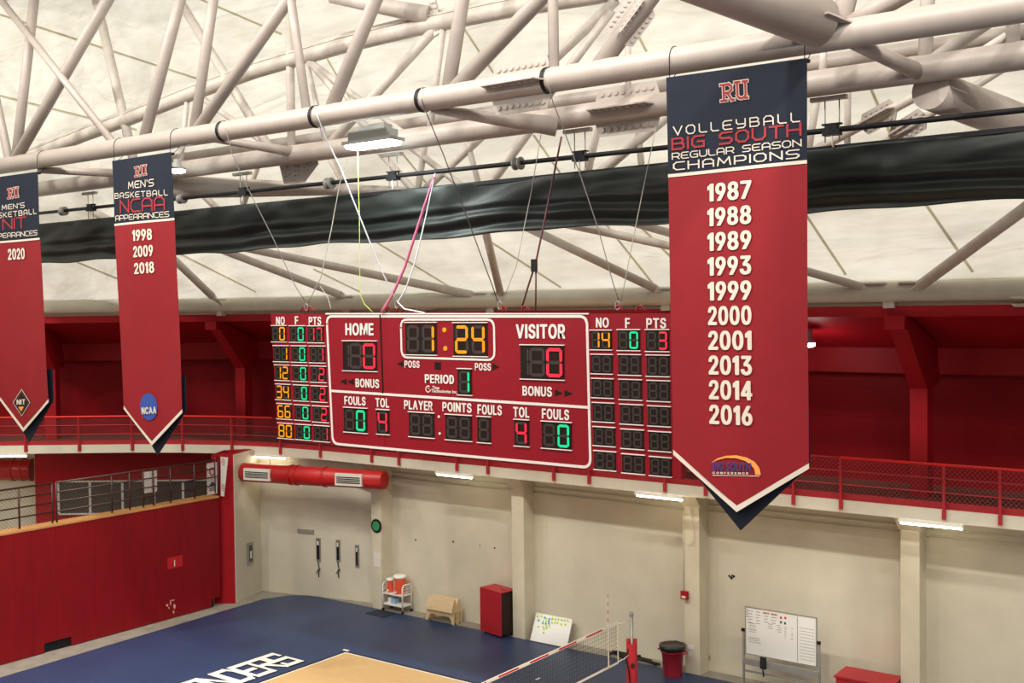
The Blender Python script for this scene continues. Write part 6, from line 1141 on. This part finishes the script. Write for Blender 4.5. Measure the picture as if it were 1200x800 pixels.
for x, y, k in S:
    px_, py_ = 540+x/4, 680+y/4; d = ray(px_, py_); p = EYE+d*((P00-EYE).dot(nn)/d.dot(nn)); b = MB(); c = p+nn*.024; e1, e2 = uu.normalized(), v2.normalized(); r = .036
    b.prism([c+e1*r*math.cos(t)+e2*r*math.sin(t) for t in [2*PI*i/10 for i in range(10)]], nn*.008); b.build('magnet', MBl if k else MG, lw)
# mobile whiteboard
YW = 26.6; mw = empty('mobile_whiteboard', (-11.2, YW, 0), 'whiteboard on a grey wheeled stand, covered with notes, right of the widest banner tip', 'whiteboard')
MX0, MX1, MZ0, MZ1 = -12.15, -10.24, .99, 2.21; ALU = mat('aluminium', (.36, .36, .35), .4, .5); INKK = mat('ink_grey', (.22, .22, .25), .6); INKR = mat('ink_red', (.55, .04, .05), .6)
MB().box((MX0, YW-.012, MZ0), (MX1, YW+.012, MZ1)).build('panel', BOARD, mw)
for lo, hi in (((MX0-.02, YW-.02, MZ0-.02), (MX1+.02, YW+.02, MZ0+.005)), ((MX0-.02, YW-.02, MZ1-.005), (MX1+.02, YW+.02, MZ1+.02)), ((MX0-.02, YW-.02, MZ0), (MX0+.01, YW+.02, MZ1)), ((MX1-.01, YW-.02, MZ0), (MX1+.02, YW+.02, MZ1))): MB().box(lo, hi).build('frame', ALU, mw)
for x in (MX0-.07, MX1+.07):
    MB().box((x-.025, YW-.02, .08), (x+.025, YW+.03, 1.62)).build('upright', ALU, mw)
    MB().box((x-.03, YW-.30, .06), (x+.03, YW+.30, .12)).build('foot', ALU, mw)
    b = MB(); b.lathe((x, YW-.02, 1.60), [(.045, -.04), (.045, .04)], 12, 'x'); b.build('knob', BLACK, mw)
    for s in (-.27, .27): MB().lathe((x, YW+s, .03), [(.03, -.012), (.03, .012)], 10, 'x').build('caster', RUB, mw)
MB().box((MX0-.07, YW-.05, .70), (MX1+.07, YW+.04, .86)).build('tray', ALU, mw); MB().box((MX0-.07, YW-.015, .50), (MX1+.07, YW+.015, .55)).build('lower_bar', ALU, mw)
MB().box((-11.72, YW-.10, .68), (-11.56, YW-.05, .98)).build('eraser', RUB, mw); MB().path([(-11.66, YW-.06, .7), (-11.62, YW-.09, .48)], .02, 6).build('marker', RUB, mw)
def ink(px0, py0, px1, py1, m, name='writing'):
    a = onY(px0, py0, YW-.012); c = onY(px1, py1, YW-.012); z = (a.z+c.z)/2; h = max(.008, abs(a.z-c.z)-abs(c.x-a.x)*.33)/2
    return (a.x, z-h, c.x, z+h, m)
groups = {}
def addink(x0, x1, z, h, m): groups.setdefault(m.name, (m, MB()))[1].box((x0, YW-.016, z), (x1, YW-.012, z+h))
rnd = random.Random(3)
for cx0, cx1, rows, m in ((-12.12, -11.93, 5, INKK), (-11.88, -11.74, 5, INKK), (-11.66, -11.50, 4, INKK), (-11.45, -11.28, 4, INKK)):
    for r_ in range(rows):
        z = 2.12-.075*r_; addink(cx0+.02, cx1-rnd.random()*.05, z, .014, m)
for x in (-11.66, -11.44):
    for k in range(4): addink(x+k*.045, x+k*.045+.03, 2.115, .04, INKR)
for z in (2.13, 2.07, 2.01, 1.95): addink(-12.12, -12.095, z, .03, INKR)
for x, z, m in ((-11.2, 2.05, INKR), (-11.08, 2.06, INKR), (-11.2, 1.93, PNAVY), (-11.09, 1.92, PBLUE)): addink(x, x+.05, z, .06, m)
for cx0, cx1, z0, n_ in ((-12.08, -11.85, 1.80, 5), (-11.55, -11.36, 1.86, 3), (-11.30, -11.15, 1.86, 4), (-11.1, -11.0, 1.84, 6), (-10.92, -10.84, 1.84, 6), (-12.08, -11.72, 1.42, 3)):
    for r_ in range(n_): addink(cx0+rnd.random()*.03, cx1-rnd.random()*.05, z0-.055*r_, .010, INKK if r_ % 3 else MATS['print_dark_red'])
for k in range(11): addink(-10.68, -10.28, 1.90-.08*k, .008, INKK)
addink(-10.74, -10.725, 1.02, 1.16, INKK)
for k, (m, b) in groups.items(): tag(b.build('writing', m, mw), kind='stuff')
# low red box at the right
rb = empty('low_red_box', (-9.0, 26.8, 0), 'low red box with a flat lid, right of the mobile whiteboard', 'box')
MB().box((-9.64, 26.32, .03), (-8.30, 27.12, .90)).build('body', CRED, rb); MB().box((-9.68, 26.28, .90), (-8.27, 27.16, .95)).build('lid', CRED, rb); MB().box((-9.74, 26.6, .66), (-9.69, 26.8, .78)).build('handle', BLACK, rb)
# trash can
q = Vector((-14.30, 26.56, 0)); tc_ = empty('trash_can', (q.x, q.y, 0), 'round red trash can with a black liner, against the wall near the net post', 'trash can'); 
RB2 = mat('can_red', (.42, .02, .04), .4)
b = MB(); b.lathe((q.x, q.y, 0), [(.24, 0), (.25, .02), (.30, .66), (.335, .67), (.335, .74), (.34, .80), (.36, .80), (.36, .85), (.33, .86), (.30, .80)], 28); b.build('body', RB2, tc_)
for s in (-1, 1): MB().path([(q.x+s*.33, q.y-.10, .70), (q.x+s*.41, q.y-.07, .68), (q.x+s*.41, q.y+.07, .68), (q.x+s*.33, q.y+.10, .70)], .022, 6).build('handle', RB2, tc_)
b = MB(); prof = [(.345, .72), (.37, .80), (.372, .855), (.34, .865), (.29, .835), (.05, .825)]; b.lathe((q.x, q.y, 0), prof, 28); o = b.build('liner', mat('black_liner', (.015, .015, .015), .3, bump=.8, bscale=9), tc_)
for v in o.data.vertices: v.co.z += .012*math.sin(v.co.x*31)*math.cos(v.co.y*27)
# dark poles and straps lying along the wall
ps = empty('pole_bundle', (-15.9, 27.2, 0), 'dark bundle of bars and straps lying on the floor between net post and trash can', 'bundle')
for k, (x0, y0, x1, y1, r) in enumerate(((-16.75, 27.20, -15.35, 27.25, .035), (-16.3, 27.05, -15.0, 27.10, .035), (-16.7, 27.33, -15.6, 27.30, .03), (-15.8, 27.15, -15.05, 27.0, .03))):
    MB().path([(x0, y0, r+.01*k), ((x0+x1)/2, (y0+y1)/2+.02, r+.02+.01*k), (x1, y1, r)], r, 8).build('bar', RUB, ps)
for x in (-16.6, -16.15, -15.9): MB().path([(x, 26.98, .02), (x+.06, 27.1, .13), (x+.16, 27.28, .10), (x+.12, 27.36, .02)], .03, 6).build('strap', RUB, ps)
# ---------------------------------------------------------------- volleyball net
NX_ = -14.1; yA, yB = 23.36, 13.5; NZ1, NZ0 = 2.24, 1.24
NETB = mat('net_cord', (.02, .02, .022), .7); TAPE = mat('tape_white', (.80, .76, .72), .6); NRED = mat('net_red', (.55, .02, .04), .45)
nt_ = empty('volleyball_net', (NX_, 18.5, 1.24), 'volleyball net with white tapes and red printed marks, stretched over the court', 'net')
b = MB(); k = 0
y = yA
while y > yB:
    b.tube((NX_, y, NZ0), (NX_, y, NZ1), .0035, .0035, 3, False); y -= .1
for i in range(1, 10): b.tube((NX_, yA, NZ0+.1*i), (NX_, yB, NZ0+.1*i), .0035, .0035, 3, False)
tag(b.build('net_mesh', NETB, nt_), kind='stuff')
MB().box((NX_-.006, yB, NZ1-.035), (NX_+.006, yA, NZ1+.035)).build('top_tape', TAPE, nt_); MB().box((NX_-.006, yB, NZ0-.025), (NX_+.006, yA, NZ0+.025)).build('bottom_tape', TAPE, nt_)
MB().box((NX_-.005, yA-.03, NZ0), (NX_+.005, yA+.01, NZ1)).build('end_tape', TAPE, nt_); MB().box((NX_-.008, 22.885, NZ0), (NX_+.008, 22.915, NZ1)).build('side_tape', TAPE, nt_)
yy = 22.6
while yy > 14: MB().box((NX_+.006, yy-.72, NZ1-.02), (NX_+.009, yy, NZ1+.02)).build('red_print', NRED, nt_); yy -= 1.15
an = empty('antenna', (NX_, 22.9, 1.24), 'thin red and white antenna rod standing up from the net edge', 'antenna')
for i in range(18): MB().tube((NX_-.012, 22.9, 1.26+.1*i), (NX_-.012, 22.9, 1.36+.1*i), .008, .008, 6).build('band', NRED if i % 2 else TAPE, an)
po = empty('net_post', (NX_, 24.02, 0), 'net post in thick red padding with a bare grey top', 'post')
MB().path([(NX_, 24.02, .0), (NX_, 24.02, 2.26)], .042, 12).build('pole', ALU, po); MB().lathe((NX_, 24.02, 2.26), [(.05, 0), (.06, .05), (.04, .10), (.01, .11)], 12).build('cap', mat('cap_grey', (.3, .28, .36), .5), po)
def ngon(cx, cy, r, n=8, ph=PI/8): return [(cx+r*math.cos(ph+2*PI*i/n), cy+r*math.sin(ph+2*PI*i/n)) for i in range(n)]
MB().prism([(x, y, .05) for x, y in ngon(NX_, 24.02, .14)], (0, 0, 1.50)).build('padding', NRED, po)
for s in (-.09, .09): MB().box((NX_+s*.804-.035, 24.02+s*.595-.035, 1.40), (NX_+s*.804+.035, 24.02+s*.595+.035, 1.68)).build('pad_strap', NRED, po)
MB().path([(NX_-.02, 23.9, 1.45), (NX_-.06, 23.84, 1.2), (NX_, 23.86, .9), (NX_+.05, 23.84, .6), (NX_, 23.86, .35)], .018, 6).build('lacing', BLACK, po)
MB().box((NX_+.06, 23.86, .98), (NX_+.14, 23.92, 1.08)).build('ratchet', RUB, po); MB().lathe((NX_+.02, 23.86, .50), [(.05, 0), (.05, -.03)], 10, 'y').build('white_button', TAPE, po)
for (z0, z1, lb) in ((2.22, 2.18, 'thin white rope from the top of the net to the post top'), (1.26, 1.30, 'white rope from the bottom of the net to the red padding')):
    o = MB().path([(NX_, yA, z0), (NX_, (yA+23.9)/2, (z0+z1)/2-.02), (NX_, 23.88, z1)], .012, 6).build('net_rope', TAPE); tag(o, lb, 'rope', 'ropes between net and post')
